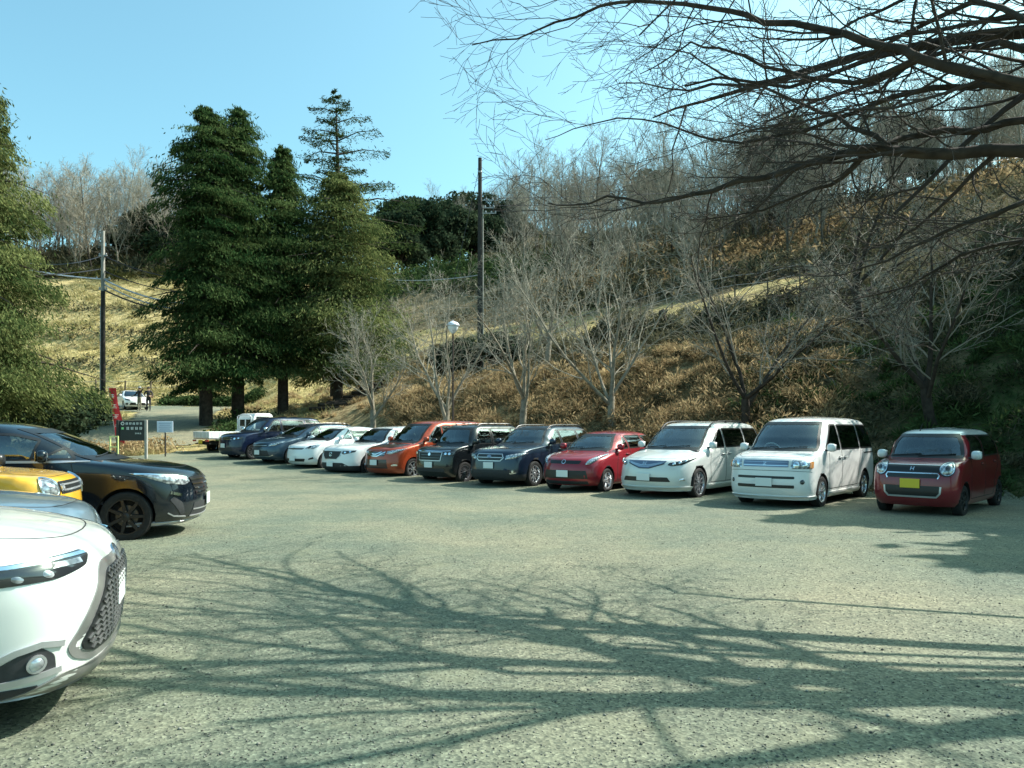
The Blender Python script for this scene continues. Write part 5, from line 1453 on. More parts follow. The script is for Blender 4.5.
for i, (px, Y, h, sd, lab) in enumerate(bank_spots):
    br = bank_tree(sd * 13 + 5, h, 1.0 if px in (612, 745, 935) else 1.5, 5 if px in (612, 862) else 4, 44 if px in (612, 862, 745) else 36, (.25, 0) if px == 935 else (0, 0))
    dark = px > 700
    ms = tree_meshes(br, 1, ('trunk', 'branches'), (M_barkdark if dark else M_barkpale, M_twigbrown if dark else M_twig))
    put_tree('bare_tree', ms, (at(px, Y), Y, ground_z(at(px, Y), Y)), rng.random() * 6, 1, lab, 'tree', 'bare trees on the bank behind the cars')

# --- the great tree whose boughs hang over the lot: trunk right of the frame ---
def big_tree():
    rg = random.Random(5); out = []
    base = Vector((8.6, 6.0, 0))
    tr = [base + Vector(v) for v in ((0, 0, -.2), (.05, 0, .6), (.02, .05, 1.6), (-.1, .05, 2.8), (-.05, .1, 3.9), (.1, .1, 5.2), (.2, .3, 6.8), (.1, .4, 8.6))]
    out.append((0, tr, [.40, .32, .28, .27, .24, .18, .12, .06]))
    def P(px, py, D):
        D = D - 1.1 + (1024 - px) / 476 * 2.7
        return Vector((at(px, D), D, CAMH + (HY - py) / FPX * D))
    LIMBS = [  # limbs given by the points they pass through (bearing, elevation, distance)
     (tr[3], .085, .008, [(1024, 151, 8.6), (954, 154, 8.4), (898, 151, 8.2), (880, 146, 8.1), (842, 154, 8.1), (809, 163, 8.2), (764, 178, 8.4), (713, 191, 8.6), (674, 199, 8.8), (643, 203, 9.0), (607, 196, 9.2), (573, 205, 9.4), (548, 203, 9.6)]),
     (tr[4], .068, .008, [(1024, 87, 7.8), (971, 73, 7.7), (921, 59, 7.6), (904, 49, 7.6), (865, 42, 7.6), (820, 29, 7.7), (764, 23, 7.8), (730, 11, 7.9), (685, 4, 8.0), (640, 1, 8.2), (600, 6, 8.3), (556, 22, 8.5), (517, 39, 8.7), (472, 45, 8.9)]),
     (tr[4], .050, .005, [(1040, 90, 8.4), (982, 84, 8.5), (954, 87, 8.6), (915, 92, 8.6), (870, 106, 8.7), (837, 118, 8.8), (786, 134, 8.9), (741, 143, 9.1), (702, 137, 9.3), (663, 123, 9.5), (618, 118, 9.8), (573, 129, 10.0), (545, 140, 10.2)]),
     (tr[3], .055, .006, [(1024, 120, 8.9), (988, 129, 8.8), (943, 130, 8.7), (910, 137, 8.4), (887, 145, 8.2), (865, 132, 8.3), (837, 116, 8.5), (809, 107, 8.7), (775, 92, 9.0), (741, 84, 9.3), (702, 62, 9.6), (674, 50, 9.8), (640, 46, 10)]),
     (tr[4], .05, .006, [(1030, 84, 7.6), (921, 59, 7.7), (887, 73, 7.8), (853, 83, 8.0), (809, 78, 8.3), (764, 67, 8.6), (719, 48, 8.9), (691, 42, 9.2), (663, 62, 9.4), (640, 74, 9.6)]),
     (tr[2], .040, .005, [(1060, 232, 9.6), (1024, 241, 9.4), (977, 250, 9.3), (943, 266, 9.2), (910, 286, 9.2), (870, 296, 9.3), (840, 300, 9.4)]),
     (tr[3], .040, .005, [(1060, 190, 8.0), (1024, 202, 8.0), (971, 221, 8.1), (926, 241, 8.2), (887, 261, 8.3), (842, 275, 8.5), (800, 272, 8.7)]),
     (tr[4], .035, .005, [(880, 148, 8.15), (853, 168, 8.2), (831, 185, 8.4), (797, 196, 8.6), (764, 210, 8.8), (730, 216, 9.0), (690, 220, 9.1)]),
     (tr[5], .06, .006, [(1060, 30, 7.4), (1024, 20, 7.4), (980, 2, 7.5), (930, -15, 7.6), (880, -25, 7.7)]),
     (tr[6], .07, .006, [(1050, 50, 9.0), (1000, 42, 9.2), (950, 50, 9.4), (905, 68, 9.6), (880, 90, 9.8), (850, 100, 10)]),
    ]
    cfg = dict(levels=4, count=[0, 15, 6, 4, 0], len=[0, .18, .48, .5, .5], ang=[0, 42, 40, 38, 35], rad=[0, .40, .55, .6, .6], segs=[6, 6, 5, 3, 3], wig=[.08, .15, .17, .18, .15],
               up=[.0, .01, .01, .0, 0], start=[.2, .16, .18, .15, .1], taper=.35, minr=.003, minlen=.14, flat=.8)
    for k, (root, r0, r1, pp) in enumerate(LIMBS):
        pts = [P(*q) for q in pp]
        if k == 7: pts = pts
        else:
            a = root; b = pts[0]; mid = a.lerp(b, .5) + Vector((0, 0, .15)); pts = [a, mid] + pts
        # refine with slight natural kinks
        q = [pts[0]]
        for i in range(len(pts) - 1):
            m = (pts[i] + pts[i + 1]) / 2 + Vector((rg.gauss(0, .02), rg.gauss(0, .03), rg.gauss(0, .02))); q += [m, pts[i + 1]]
        grow(out, q, r0, r1, 1, cfg, rg)
    # unseen boughs added beyond the frame, those running left to shadow the lot
    for (root, d, ln, r0) in ((tr[5], (-1, .05, .26), 8.5, .14), (tr[5], (-1, .22, .32), 9, .15), (tr[5], (-1, .42, .38), 8.5, .13), (tr[5], (-.85, .75, .5), 7.5, .11),
                              (tr[5], (.8, .5, .5), 5.5, .1), (tr[4], (.9, -.4, .4), 5.5, .1), (tr[6], (.3, .2, 1), 4, .07)):
        dd = Vector(d).normalized(); q = root.copy(); pts = [q.copy()]
        for i in range(20):
            dd = (dd + Vector((rg.gauss(0, .10), rg.gauss(0, .15), rg.gauss(0, .03) - .004))).normalized(); q = q + dd * (ln / 20); pts.append(q.copy())
        grow(out, pts, r0, .012, 1, dict(cfg, count=[0, 8, 4, 1, 0], len=[0, .36, .46, .5, .5], rad=[0, .68, .65, .6, .6], ang=[0, 36, 42, 38, 35]), rg)
    return out
ms = tree_meshes(big_tree(), 1, ('trunk', 'branches'), (M_barkdark, M_twigdark), sides=(14, 8, 5, 4, 3, 3))
put_tree('bare_tree', ms, (0, 0, 0), 0, 1, 'large bare tree whose dark boughs hang over the car park from the upper right')

# --- bare woodland on the hill ---
def wood_proto(seed, h, kind):
    rg = random.Random(seed); out = []
    tr = branch_path(Vector((0, 0, -.5)), Vector((rg.gauss(0, .06), rg.gauss(0, .06), 1)), h, 8, .05, .03, rg)
    cfg = dict(levels=3, count=[18, 9, 7, 0], len=[.48, .5, .5, .5], ang=[40, 38, 38, 35], rad=[.5, .5, .6, .6], segs=[5, 4, 3, 3], wig=[.1, .12, .14, .15], up=[.09, .05, .02, 0],
               start=[.2, .12, .1, .1], taper=.7, minr=.009, minlen=.4)
    grow(out, tr, .13, .02, 0, cfg, rg)
    mt = [(M_bark, M_twigbrown), (M_barkpale, M_twig), (M_barkdark, M_twigbrown)][kind]
    return tree_meshes(out, 0, ('trunk', 'branches'), mt, sides=(6, 4, 3, 3, 3, 3))
protos = [wood_proto(100 + i, 9.5 + (i % 3) * 1.2, i % 3) for i in range(6)]
WOODL = ['slender bare tree in the woodland on the hillside', 'pale bare tree in the woodland on the hillside', 'dark-trunked bare tree in the woodland on the hillside']
def wood(px, Y, k=None, s=None, grp='bare woodland trees on the hillside'):
    x = at(px, Y); k = rng.randrange(6) if k is None else k; s = s or rng.uniform(.75, 1.2)
    put_tree('bare_tree', protos[k], (x, Y, ground_z(x, Y)), rng.random() * 6.28, (s, s, s * rng.uniform(.9, 1.1)), WOODL[k % 3] , 'tree', grp + (' slender', ' pale', ' dark-trunked')[k % 3])
nwood = 0
for i in range(186):
    t = rng.random(); px = 400 + 640 * t ** .9
    zmin = {0: 78, 1: 66, 2: 56, 3: 50}[min(3, int((px - 400) / 160))]
    Y = rng.uniform(zmin, zmin + 75) if rng.random() < .75 else rng.uniform(zmin, zmin + 25)
    if px < 520: Y = rng.uniform(118, 155)
    wood(px, Y, s=rng.uniform(.7, 1.15) * (.76 if px > 780 else .88 if px > 600 else 1)); nwood += 1
for i in range(32): wood(rng.uniform(560, 1060), rng.uniform(44, 62), s=rng.uniform(.55, .85))
for i in range(64): wood(-20 + 260 * (i + rng.random()) / 64, rng.uniform(113, 140), s=rng.uniform(1.0, 1.45))

# --- evergreens ---
def conifer(h, rbase, nb, per, droop, ln, wd, seed, zstart=.12, shape=.8, clump=.55, top2=None, ragged=.25):
    """returns (trunk mesh builder, leaf arrays)"""
    g_ = np.random.default_rng(seed); rg = random.Random(seed)
    mb = MB(); mb.tube([(0, 0, -.4), (0, 0, h * .3), (rg.gauss(0, .1), rg.gauss(0, .1), h * .65), (0, 0, h * .98)], [.018 * h + .06, .014 * h + .04, .008 * h + .02, .01], 10)
    Cs = []; Ds = []; To = []
    for i in range(nb):
        f = (i + g_.random()) / nb; z = h * (zstart + (1 - zstart) * f)
        prof = (1 - f) ** shape * (.55 + .45 * min(1, f * 6)) * (1 + .42 * noise.noise(Vector((f * 7, math.cos(i * 2.399) * 1.3, seed + math.sin(i * 2.399) * 1.3))))
        rr = rbase * prof * (1 + g_.normal() * ragged); rr = max(rr, .25)
        az = i * 2.399 + g_.normal() * .3; dirv = np.array([math.cos(az), math.sin(az), 0])
        up = .35 - droop * 1.2
        tip = dirv * rr + np.array([0, 0, rr * up * .5]); base = np.array([0, 0, z])
        mb.tube([tuple(base), tuple(base + tip * .5 + [0, 0, .08 * rr]), tuple(base + tip)], [.02 + .012 * rr, .015 + .006 * rr, .006], 4, cap=False)
        m = int(per * (.35 + rr / rbase)); s = g_.random(m) ** .62
        w = (1 - .55 * s) * rr * clump * .55 + .12
        side = np.array([-dirv[1], dirv[0], 0])
        C = base + tip * s[:, None] + side * (g_.normal(size=m) * w)[:, None] + np.array([0, 0, 1.]) * ((g_.normal(size=m) * .22 - .22 * droop) * w - droop * .3 * s ** 2 * rr)[:, None]
        D = unit(dirv * .6 + side * g_.normal(size=(m, 1)) * .6 + np.array([0, 0, -1.]) * (droop * 1.5 + g_.normal(size=(m, 1)) * .45))
        Cs.append(C); Ds.append(D); To.append(np.clip(g_.normal(.38, .2, m) + g_.normal() * .16, 0, 1))
    C = np.concatenate(Cs); D = np.concatenate(Ds); T_ = np.concatenate(To); n = len(C)
    T_ = T_ + np.array([.22 * noise.noise(Vector((a * .5, b * .5, c * .5))) for a, b, c in C])
    return mb, C, D, g_.uniform(.6, 1.3, n) * ln, g_.uniform(.6, 1.3, n) * wd, T_
def put_conifer(px, Y, label, mat, args, name='conifer', group=None, leaf='foliage', dz=0):
    x = at(px, Y); e = empty(name, (x, Y, ground_z(x, Y) + dz), rng.random() * 6)
    tag(e, label, 'tree', group)
    mb, C, D, ln, wd, T_ = conifer(**args)
    mb.build('trunk', M_barkdark, e, 60)
    leaf_obj(leaf, C, D, ln, wd, T_, mat, e)
    return e
put_conifer(206, 42, 'tall dark conifer on the left of the conifer group, nearest the road', M_cyp, dict(h=17.6, rbase=2.5, nb=190, per=400, droop=.6, ln=.12, wd=.03, seed=1, zstart=.13, shape=.36, clump=.6, ragged=.42))
put_conifer(238, 43.5, 'tall dark conifer with brownish top, second in the conifer group', M_cyp, dict(h=18.0, rbase=2.5, nb=190, per=400, droop=.6, ln=.12, wd=.03, seed=2, zstart=.19, shape=.40, clump=.7, ragged=.35))
put_conifer(283, 45, 'shorter dark conifer in the middle of the conifer group', M_cyp, dict(h=15.8, rbase=2.6, nb=180, per=400, droop=.6, ln=.12, wd=.03, seed=3, zstart=.17, shape=.45, clump=.7, ragged=.35))
put_conifer(338, 46, 'yellowish bushy conifer at the right end of the conifer group', M_cypY, dict(h=13.8, rbase=3.5, nb=180, per=420, droop=.5, ln=.12, wd=.032, seed=4, zstart=.12, shape=.42, clump=.75, ragged=.35))
put_conifer(336, 50, 'thin open-topped conifer rising above the yellowish bushy conifer', M_cedar, dict(h=20.0, rbase=4.4, nb=80, per=210, droop=.1, ln=.13, wd=.028, seed=5, zstart=.35, shape=.62, clump=.30, ragged=.35))
put_conifer(-26, 30, 'big sunlit conifer at the left edge above the black minivan', M_cypY, dict(h=15.4, rbase=3.0, nb=200, per=700, droop=.55, ln=.095, wd=.026, seed=6, zstart=.13, shape=.55, clump=.75, ragged=.35))
put_conifer(-70, 36, 'conifer mostly outside the left edge behind the big sunlit conifer', M_cyp, dict(h=17, rbase=3.4, nb=120, per=150, droop=.35, ln=.18, wd=.09, seed=16, zstart=.05, shape=.5, clump=.8))
# trees right of the frame whose shade falls on the small red car and the bank
for i, (x, y, h) in enumerate(((19.0, 18.0, 9.5), (24, 25.0, 10.5), (17.5, 13.2, 10.5), (16.2, 15.6, 7.4), (33, 33, 12), (22, 13, 10.5), (26.5, 19.5, 11))):
    e = empty('evergreen_tree', (x, y, ground_z(x, y)), i)
    tag(e, 'evergreen tree on the slope beyond the right edge, shading the small red car', 'tree', 'evergreens beyond the right edge')
    mb, C, D, ln, wd, T_ = conifer(h, 2.6, 70, 60, .2, .34, .2, 40 + i, .12, .5, .8); mb.build('trunk', M_barkdark, e, 60); leaf_obj('foliage', C, D, ln, wd, T_, M_ever, e)

def broad(h, r, n, seed, leaf=.2):
    g_ = np.random.default_rng(seed); rg = random.Random(seed)
    Cs = []; To = []
    lob = [(g_.normal(0, r * .38), g_.normal(0, r * .38), h * g_.uniform(.35, .86), r * g_.uniform(.38, .62)) for _ in range(11)]
    lob.append((0, 0, h * .86, r * .5))
    mb = MB(); mb.tube([(0, 0, -.3), (0, 0, h * .4), (.1, 0, h * .7)], [.022 * h, .016 * h, .01 * h], 8)
    for (x, y, z, q) in lob:
        mb.tube([(0, 0, h * .3), (x * .6, y * .6, z * .8), (x, y, z)], [.012 * h, .007 * h, .003 * h], 5, cap=False)
        m = int(n / len(lob)); v = unit(g_.normal(size=(m, 3))); rad = q * g_.uniform(.55, 1.1, m) ** .6
        Cs.append(np.array([x, y, z]) + v * rad[:, None] * np.array([1, 1, .8])); To.append(np.clip(g_.normal(.42, .2, m) + g_.normal() * .15, 0, 1))
    C = np.concatenate(Cs); T_ = np.concatenate(To); k = len(C)
    return mb, C, unit(g_.normal(size=(k, 3))), g_.uniform(.6, 1.3, k) * leaf, g_.uniform(.35, .7, k) * leaf, T_
def put_broad(px, Y, h, r, n, seed, label, mat=None, leaf=.2, group=None, name='evergreen_tree', cat='tree'):
    x = at(px, Y); e = empty(name, (x, Y, ground_z(x, Y)), seed); tag(e, label, cat, group)
    mb, C, D, ln, wd, T_ = broad(h, r, n, seed, leaf); mb.build('trunk' if cat == 'tree' else 'stem', M_barkdark, e, 60); leaf_obj('foliage', C, D, ln, wd, T_, mat or M_ever, e); return e
far_ev = [(392, 120, 13, 5.2), (416, 128, 14, 5.5), (440, 122, 13, 5.5), (463, 130, 13.5, 5.5), (428, 108, 10.5, 4.5), (402, 98, 10, 4.2), (455, 112, 9.5, 4.5), (488, 132, 12, 5), (476, 118, 9, 4.2), (386, 140, 14, 5), (508, 128, 9, 4)]
for i, (px, Y, h, r) in enumerate(far_ev):
    put_broad(px, Y, h * .86, r * .95, 7500, 60 + i, 'rounded dark evergreen in the grove on the hill behind the tall utility pole', leaf=.32, group='evergreen grove on the hill')
for i, (px, Y, h, r) in enumerate([(150, 122, 9, 4), (170, 118, 8, 3.5), (128, 128, 7, 3.5)]):
    put_broad(px, Y, h, r, 3500, 80 + i, 'small dark evergreen among the bare trees on the left ridge', leaf=.4, group='evergreens on the left ridge')
for i, (px, Y, h, r) in enumerate([(790, 62, 10, 2.6), (770, 70, 9, 2.5), (905, 70, 8, 3), (650, 95, 8, 3.4)]):
    put_broad(px, Y, h, r, 4500, 90 + i, 'dark evergreen standing among bare hillside trees right of centre', leaf=.26, group='evergreens among the bare hillside trees')
# shrubs
shr = [(62, 36, 2.2, 1.9, 'dark rounded shrub below the big sunlit conifer at the left'), (38, 33, 2.4, 2.2, 'dark dense shrub at the left edge behind the black minivan'), (92, 42, 1.6, 1.2, 'small dark shrub at the foot of the nearer wooden pole'),
       (452, 40, 1.7, 1.1, 'dark clipped shrub left of the tall utility pole'), (468, 40.5, 2.0, 1.0, 'dark shrub touching the foot of the tall utility pole'), (500, 39, 1.9, 1.15, 'dark shrub just right of the tall utility pole'), (518, 38.5, 1.5, .9, 'small dark shrub, rightmost of those by the tall utility pole')]
for i, (px, Y, h, r, lab) in enumerate(shr): put_broad(px, Y, h, r, 2600, 120 + i, lab, leaf=.13 if Y < 38 else .12, name='shrub', cat='shrub')
# low brush hedges along the terrace edges, a mass nobody could count
def mass(name, label, mat, pts, n, spread, hh, leaf, seed, cat='undergrowth', up=.0, kind='stuff', tone=.4):
    g_ = np.random.default_rng(seed); C = []
    P_ = np.array(pts, float); seg = np.linalg.norm(np.diff(P_, axis=0), axis=1); cum = np.concatenate([[0], np.cumsum(seg)])
    u = g_.random(n) * cum[-1]; x = np.interp(u, cum, P_[:, 0]) + g_.normal(size=n) * spread; y = np.interp(u, cum, P_[:, 1]) + g_.normal(size=n) * spread
    env = np.array([.35 + .65 * abs(noise.noise(Vector((a * .4, b * .4, seed)))) * 2.2 for a, b in zip(x, y)])
    z = hgt(x, y) + g_.random(n) ** .8 * hh * env
    D = unit(g_.normal(size=(n, 3)) + np.array([0, 0, up]))
    o = leaf_obj(name, np.stack([x, y, z], 1), D, g_.uniform(.6, 1.4, n) * leaf, g_.uniform(.2, .5, n) * leaf, np.clip(g_.normal(tone, .25, n), 0, 1), mat)
    tag(o, label, cat, kind=kind); return o
def hp(px, Y): return (at(px, Y), Y)
mass('undergrowth', 'dark brush running along the terrace edge behind the bare trees', M_bramble, [hp(540, 35.5), hp(600, 34), hp(640, 33), hp(700, 31.8), hp(760, 30.5), hp(840, 30)], 15000, .4, 1.3, .11, 3)
mass('undergrowth', 'dark scrub along the far edge of the dry terrace', M_bramble, [hp(560, 56), hp(640, 50), hp(720, 46), hp(820, 43), hp(900, 42)], 9000, 1.2, 1.6, .16, 4)
mass('undergrowth', 'brown scrub under the hillside trees', M_dry, [hp(560, 66), hp(700, 58), hp(860, 54), hp(1040, 48)], 16000, 5.5, 1.5, .2, 5, tone=.25)
mass('undergrowth', 'dark green scrub below the evergreen grove', M_ivy, [hp(380, 92), hp(440, 96), hp(520, 84)], 9000, 3.5, 2.4, .28, 6)
mass('hedge', 'low dark hedge along the far side of the upper road', M_ivy, [(-28.6, 62.6), (-24, 62.2), (-20.5, 61.6)], 12000, .35, 1.15, .13, 8, 'hedge', kind='thing')
mass('undergrowth', 'dry scrub on the island behind the notice boards', M_dry, [(-19.5, 33.0), (-17.8, 33.1), (-15.6, 33.6)], 4000, .6, .8, .09, 9, tone=.6)
mass('undergrowth', 'dark scrub between island and conifers beside the flatbed truck', M_ivy, [(-13.4, 37), (-14.0, 39.5), (-15, 43)], 7000, .5, .8, .12, 10)
# blades of brush on the bank
def blades(name, label, mat, n, region, h0, h1, seed, w=.02, cat='grass', lean=.5, tone=(.5, .25)):
    g_ = np.random.default_rng(seed); X = []
    while sum(len(a) for a in X) < n:
        c = region(g_, n * 2); X.append(c)
    P_ = np.concatenate(X)[:n]; x, y = P_[:, 0], P_[:, 1]; z = hgt(x, y) - .03
    env = np.array([noise.noise(Vector((a * .55, b * .55, seed))) for a, b in zip(x, y)]); env = np.clip(.62 + env * 1.1, .12, 1.3)
    h = g_.uniform(h0, h1, n) * env; d = g_.normal(size=(n, 2)) * lean; up = unit(np.stack([d[:, 0], d[:, 1], np.ones(n)], 1)); az = g_.random(n) * 6.28
    s = np.stack([np.cos(az), np.sin(az), np.zeros(n)], 1); ww = w * g_.uniform(.5, 1.4, n)
    b = np.stack([x, y, z], 1); V = np.stack([b - s * ww[:, None], b + s * ww[:, None], b + up * h[:, None] * [1, 1, 1] + s * (ww * .3)[:, None] + np.stack([d[:, 0], d[:, 1], 0 * az], 1) * (h * .4)[:, None]], 1).reshape(-1, 3)
    F = np.arange(len(V)).reshape(-1, 3); tn = np.clip(g_.normal(tone[0], tone[1], n) + env * .25 - .2, 0, 1)
    o = npmesh(name, V, F, mat, False, None, {'tone': np.repeat(tn, 3)}); tag(o, label, cat, kind='stuff'); return o
def reg_bank(t0, t1, z0, z1, dmin=-.1, rag=.05):
    def f(g_, n):
        t = g_.uniform(t0, t1, n); d = g_.uniform(dmin, 14, n) ; Y = (19.5 + d) / (.69 * t + .72); x = t * Y
        z = base_h(x, Y); w = np.array([noise.noise(Vector((a * .12, b * .12, 3))) for a, b in zip(x, Y)])
        k = (z > z0) & (z < z1 + w * .9) & (g_.random(n) < np.clip((t1 + w * .12 - t) / rag + .1, 0.0, 1))
        return np.stack([x[k], Y[k]], 1)
    return f
blades('dry_brush', 'rusty brown dry brush covering the bank behind the cars', M_dry, 100000, reg_bank(-.16, .40, .12, 4.7), .15, .50, 21, .018, 'dry brush', .95, (.5, .28))
def reg_rect(x0, x1, y0, y1, cond=None):
    def f(g_, n):
        x = g_.uniform(x0, x1, n); y = g_.uniform(y0, y1, n); k = np.ones(n, bool) if cond is None else cond(x, y); return np.stack([x[k], y[k]], 1)
    return f
notroad = in_poly([(-70, 34.5), (-30, 35), (-18, 34.3), (-14, 35.5), (-16, 41), (-18.5, 48), (-21, 55), (-21.5, 61.3), (-29, 62), (-70, 66.5), (-70, 60.5), (-33, 57.5), (-27, 53.5), (-23, 45.3), (-30, 42), (-70, 42.5)])
blades('dry_grass', 'pale dry grass over the field on the left', M_straw, 70000, reg_rect(-62, -10, 41, 112, lambda x, y: (x / y > -.76) & (x / y < -.22) & ~notroad(x, y)), .12, .5, 22, .035, 'dry grass', .6, (.5, .22))
blades('dry_grass', 'pale dry grass on the terrace above the bank', M_straw, 24000, reg_bank(-.16, .62, 4.0, 9.6, rag=.1), .06, .22, 23, .018, 'dry grass', .6, (.45, .25))
blades('dry_grass', 'dry grass tufts on the island by the notice boards', M_straw, 9000, reg_rect(-24, -15.4, 32.0, 34.6), .15, .5, 24, .012, 'dry grass', .5, (.45, .25))
blades('ground_cover', 'green ground cover on the shaded slope at the right', M_ivy, 60000, reg_bank(.30, 1.0, -.05, 6.6, rag=.6), .06, .2, 25, .022, 'ground cover', 1.1, (.4, .3))
blades('weeds', 'thin weeds along the edge of the car park behind the cars', M_olive, 9000, lambda g_, n: (lambda t: np.stack([t * ((19.5 + g_.uniform(-.5, .4, n)) / (.69 * t + .72)), (19.5 + g_.uniform(-.5, .4, n)) / (.69 * t + .72)], 1))(g_.uniform(-.2, .9, n)), .06, .25, 26, .012, 'weeds', .5)
# dead leaves scattered over the bank and the asphalt edge
def scatter_leaves():
    g_ = np.random.default_rng(31); n = 14000; t = g_.uniform(-.16, .5, n); d = g_.uniform(-.8, 9, n) ** 1.0; Y = (19.5 + d) / (.69 * t + .72); x = t * Y
    z = hgt(x, Y) + .05; nn = unit(g_.normal(size=(n, 3)) * .5 + np.array([0, 0, .0])); D = unit(nn * np.array([1, 1, .3]))
    o = leaf_obj('dead_leaves', np.stack([x, Y, z + g_.random(n) * .1], 1), D, g_.uniform(.02, .05, n), g_.uniform(.015, .03, n), g_.random(n) * .6, M_dry); tag(o, 'fallen brown leaves scattered over the bank', 'leaves', kind='stuff')
scatter_leaves()
def clumps(name, label, mat, region, nc, per, r0, r1, leaf, seed, tone, cat='bushes'):
    g_ = np.random.default_rng(seed); P_ = region(g_, nc * 6)[:nc]; C = []; T_ = []; D = []
    z0 = hgt(P_[:, 0], P_[:, 1])
    for (x, y), z in zip(P_, z0):
        r = g_.uniform(r0, r1); v = unit(g_.normal(size=(per, 3))); v[:, 2] = abs(v[:, 2]); q = v * r * g_.uniform(.3, 1.1, per)[:, None] ** .7
        C.append(np.array([x, y, z - .05]) + q * [1, 1, .85]); D.append(unit(v + g_.normal(size=(per, 3)) * .5)); T_.append(np.clip(g_.normal(tone, .2, per) + g_.normal() * .18, 0, 1))
    C = np.concatenate(C); D = np.concatenate(D); n = len(C)
    tag(leaf_obj(name, C, D, g_.uniform(.6, 1.5, n) * leaf, g_.uniform(.10, .22, n) * leaf, np.concatenate(T_), mat), label, cat, kind='stuff')
clumps('dry_bushes', 'clumps of tangled dry brush and weeds over the sunlit bank', M_dry, reg_bank(-.16, .44, .15, 4.9), 480, 220, .25, .8, .10, 51, .5)
clumps('dry_bushes', 'dark tangled twig clumps among the brush of the bank', M_bramble, reg_bank(-.16, .95, .15, 6.0, rag=.4), 330, 170, .25, .7, .10, 52, .4)
clumps('green_bushes', 'low green and brown clumps on the shaded slope at the right', M_ivy, reg_bank(.30, .98, .0, 6.6, rag=.4), 190, 130, .2, .6, .13, 53, .5)
clumps('dry_bushes', 'brown grass clumps around the trunks of the conifers', M_dry, reg_rect(-21, -5, 38, 58, lambda x, y: ~notroad(x, y)), 160, 90, .15, .5, .14, 54, .6)
clumps('grass_tussocks', 'brownish tussocks in the dry field on the left', M_straw, reg_rect(-62, -14, 62, 112, lambda x, y: (x / y > -.76) & (x / y < -.2)), 700, 60, .3, 1.1, .22, 57, .3)
clumps('grass_tussocks', 'brown tussocks breaking up the terrace above the bank', M_bramble, reg_bank(-.16, .60, 4.2, 9.6, rag=.1), 480, 70, .2, .7, .16, 58, .6)
clumps('hill_scrub', 'brown scrub covering the slope at the far right', M_bramble, reg_bank(.40, 1.0, 6.4, 12.5, rag=.1), 380, 110, .3, 1.0, .18, 59, .6)
clumps('hill_scrub', 'brown and olive scrub on the ridge at the left', M_olive, reg_rect(-95, -22, 111, 124), 170, 110, .8, 2.4, .4, 55, .35)
clumps('hill_scrub', 'grey brown thicket under the bare trees on the left ridge', M_bramble, reg_rect(-100, -22, 113, 135), 420, 110, 1.2, 3.6, .5, 60, .45)
for yy, sd_ in ((75.4, 71), (85.6, 72), (96, 73)): mass('undergrowth', {71: 'brown weeds along the lowest step of the dry field', 72: 'brown weeds along the middle step of the dry field', 73: 'brown weeds along the top step of the dry field'}[sd_], M_bramble, [(-60, yy), (-14, yy)], 1800, .5, .9, .2, sd_)
clumps('hill_scrub', 'tall grey brown thicket along the crest of the hill', M_bramble, reg_rect(-8, 95, 70, 150, lambda x, y: (x / y < .72) & (x / y > -.05) & (base_h(x, y) > 20)), 520, 120, 1.1, 2.6, .5, 61, .45)
clumps('hill_scrub', 'brown scrub over the upper right slope', M_bramble, reg_rect(12, 50, 26, 66, lambda x, y: (x / y < .78) & (x / y > .4) & (base_h(x, y) > 8)), 420, 100, .35, 1.1, .2, 62, .6)
clumps('hill_scrub', 'grey brown scrub between the hillside trees', M_bramble, reg_rect(-10, 75, 55, 130, lambda x, y: (x / y < .75) & (x / y > -.12) & (base_h(x, y) > 10.5)), 420, 90, .6, 1.7, .4, 56, .55)
# ---------------------------------------------------------------- poles, lamp, signs, fences, people
M_conc = simple('concrete_pole', (.30, .29, .26), .85, 0, .3, 0, .2, 4)
M_wood = simple('dark_pole', (.04, .036, .032), .8, 0, .3, 0, .3, 6)
M_cable = simple('cable', (.02, .025, .035), .5, 0, .4)
M_cablep = simple('pale_cable', (.35, .42, .5), .4, .3, .5)
M_steel = simple('galvanised_steel', (.35, .36, .37), .45, .6)
M_brown = simple('brown_metal', (.06, .04, .03), .5, .2)
M_globe = simple('lamp_globe', (.72, .76, .78), .15, 0, .5, .6)
M_board = simple('dark_board', (.018, .022, .022), .6)
M_mark = simple('white_lettering', (.75, .78, .76), .6)
M_markg = simple('green_mark', (.25, .6, .25), .6)
M_panel = simple('pale_panel', (.62, .70, .80), .6)
M_flag = simple('red_banner', (.62, .05, .06), .8, 0, .2)
M_post = simple('fence_post', (.10, .08, .055), .9)
M_stake = simple('yellow_frame', (.6, .62, .25), .6)

# nearer pole on the left
Y = 46.0; x = at(103, Y); gz = ground_z(x, Y)
t = empty('utility_pole', (x, Y, gz)); tag(t, 'wooden utility pole on the left carrying the bundle of cables', 'utility pole')
ph = CAMH + (HY - 231) / FPX * Y - gz
mb = MB(); mb.tube([(0, 0, -.3), (0, 0, ph * .68)], [.15, .125], 12); mb.build('pole', M_wood, t, 60)
mb = MB(); mb.tube([(0, 0, ph * .68), (0, 0, ph)], [.115, .10], 12); mb.build('upper_pole', M_conc, t, 60)
mb = MB(); mb.tube([(-.22, .1, -.2), (-.2, .1, ph * .6)], .03, 6); mb.build('riser_pipe', M_cablep, t, 60)
for k, f in enumerate((.69, .745, .87)):
    mb = MB(); mb.box((0, 0, ph * f), (.9 if k == 1 else .5, .07, .07)); 
    for s in (-1, 1): mb.lathe([(.001, .12), (.035, .1), (.05, .05), (.03, 0)], 'z', (s * (.38 if k == 1 else .2), 0, ph * f + .03), 8)
    mb.build('crossarm', M_steel, t, 40)
A = Vector((x, Y, gz))
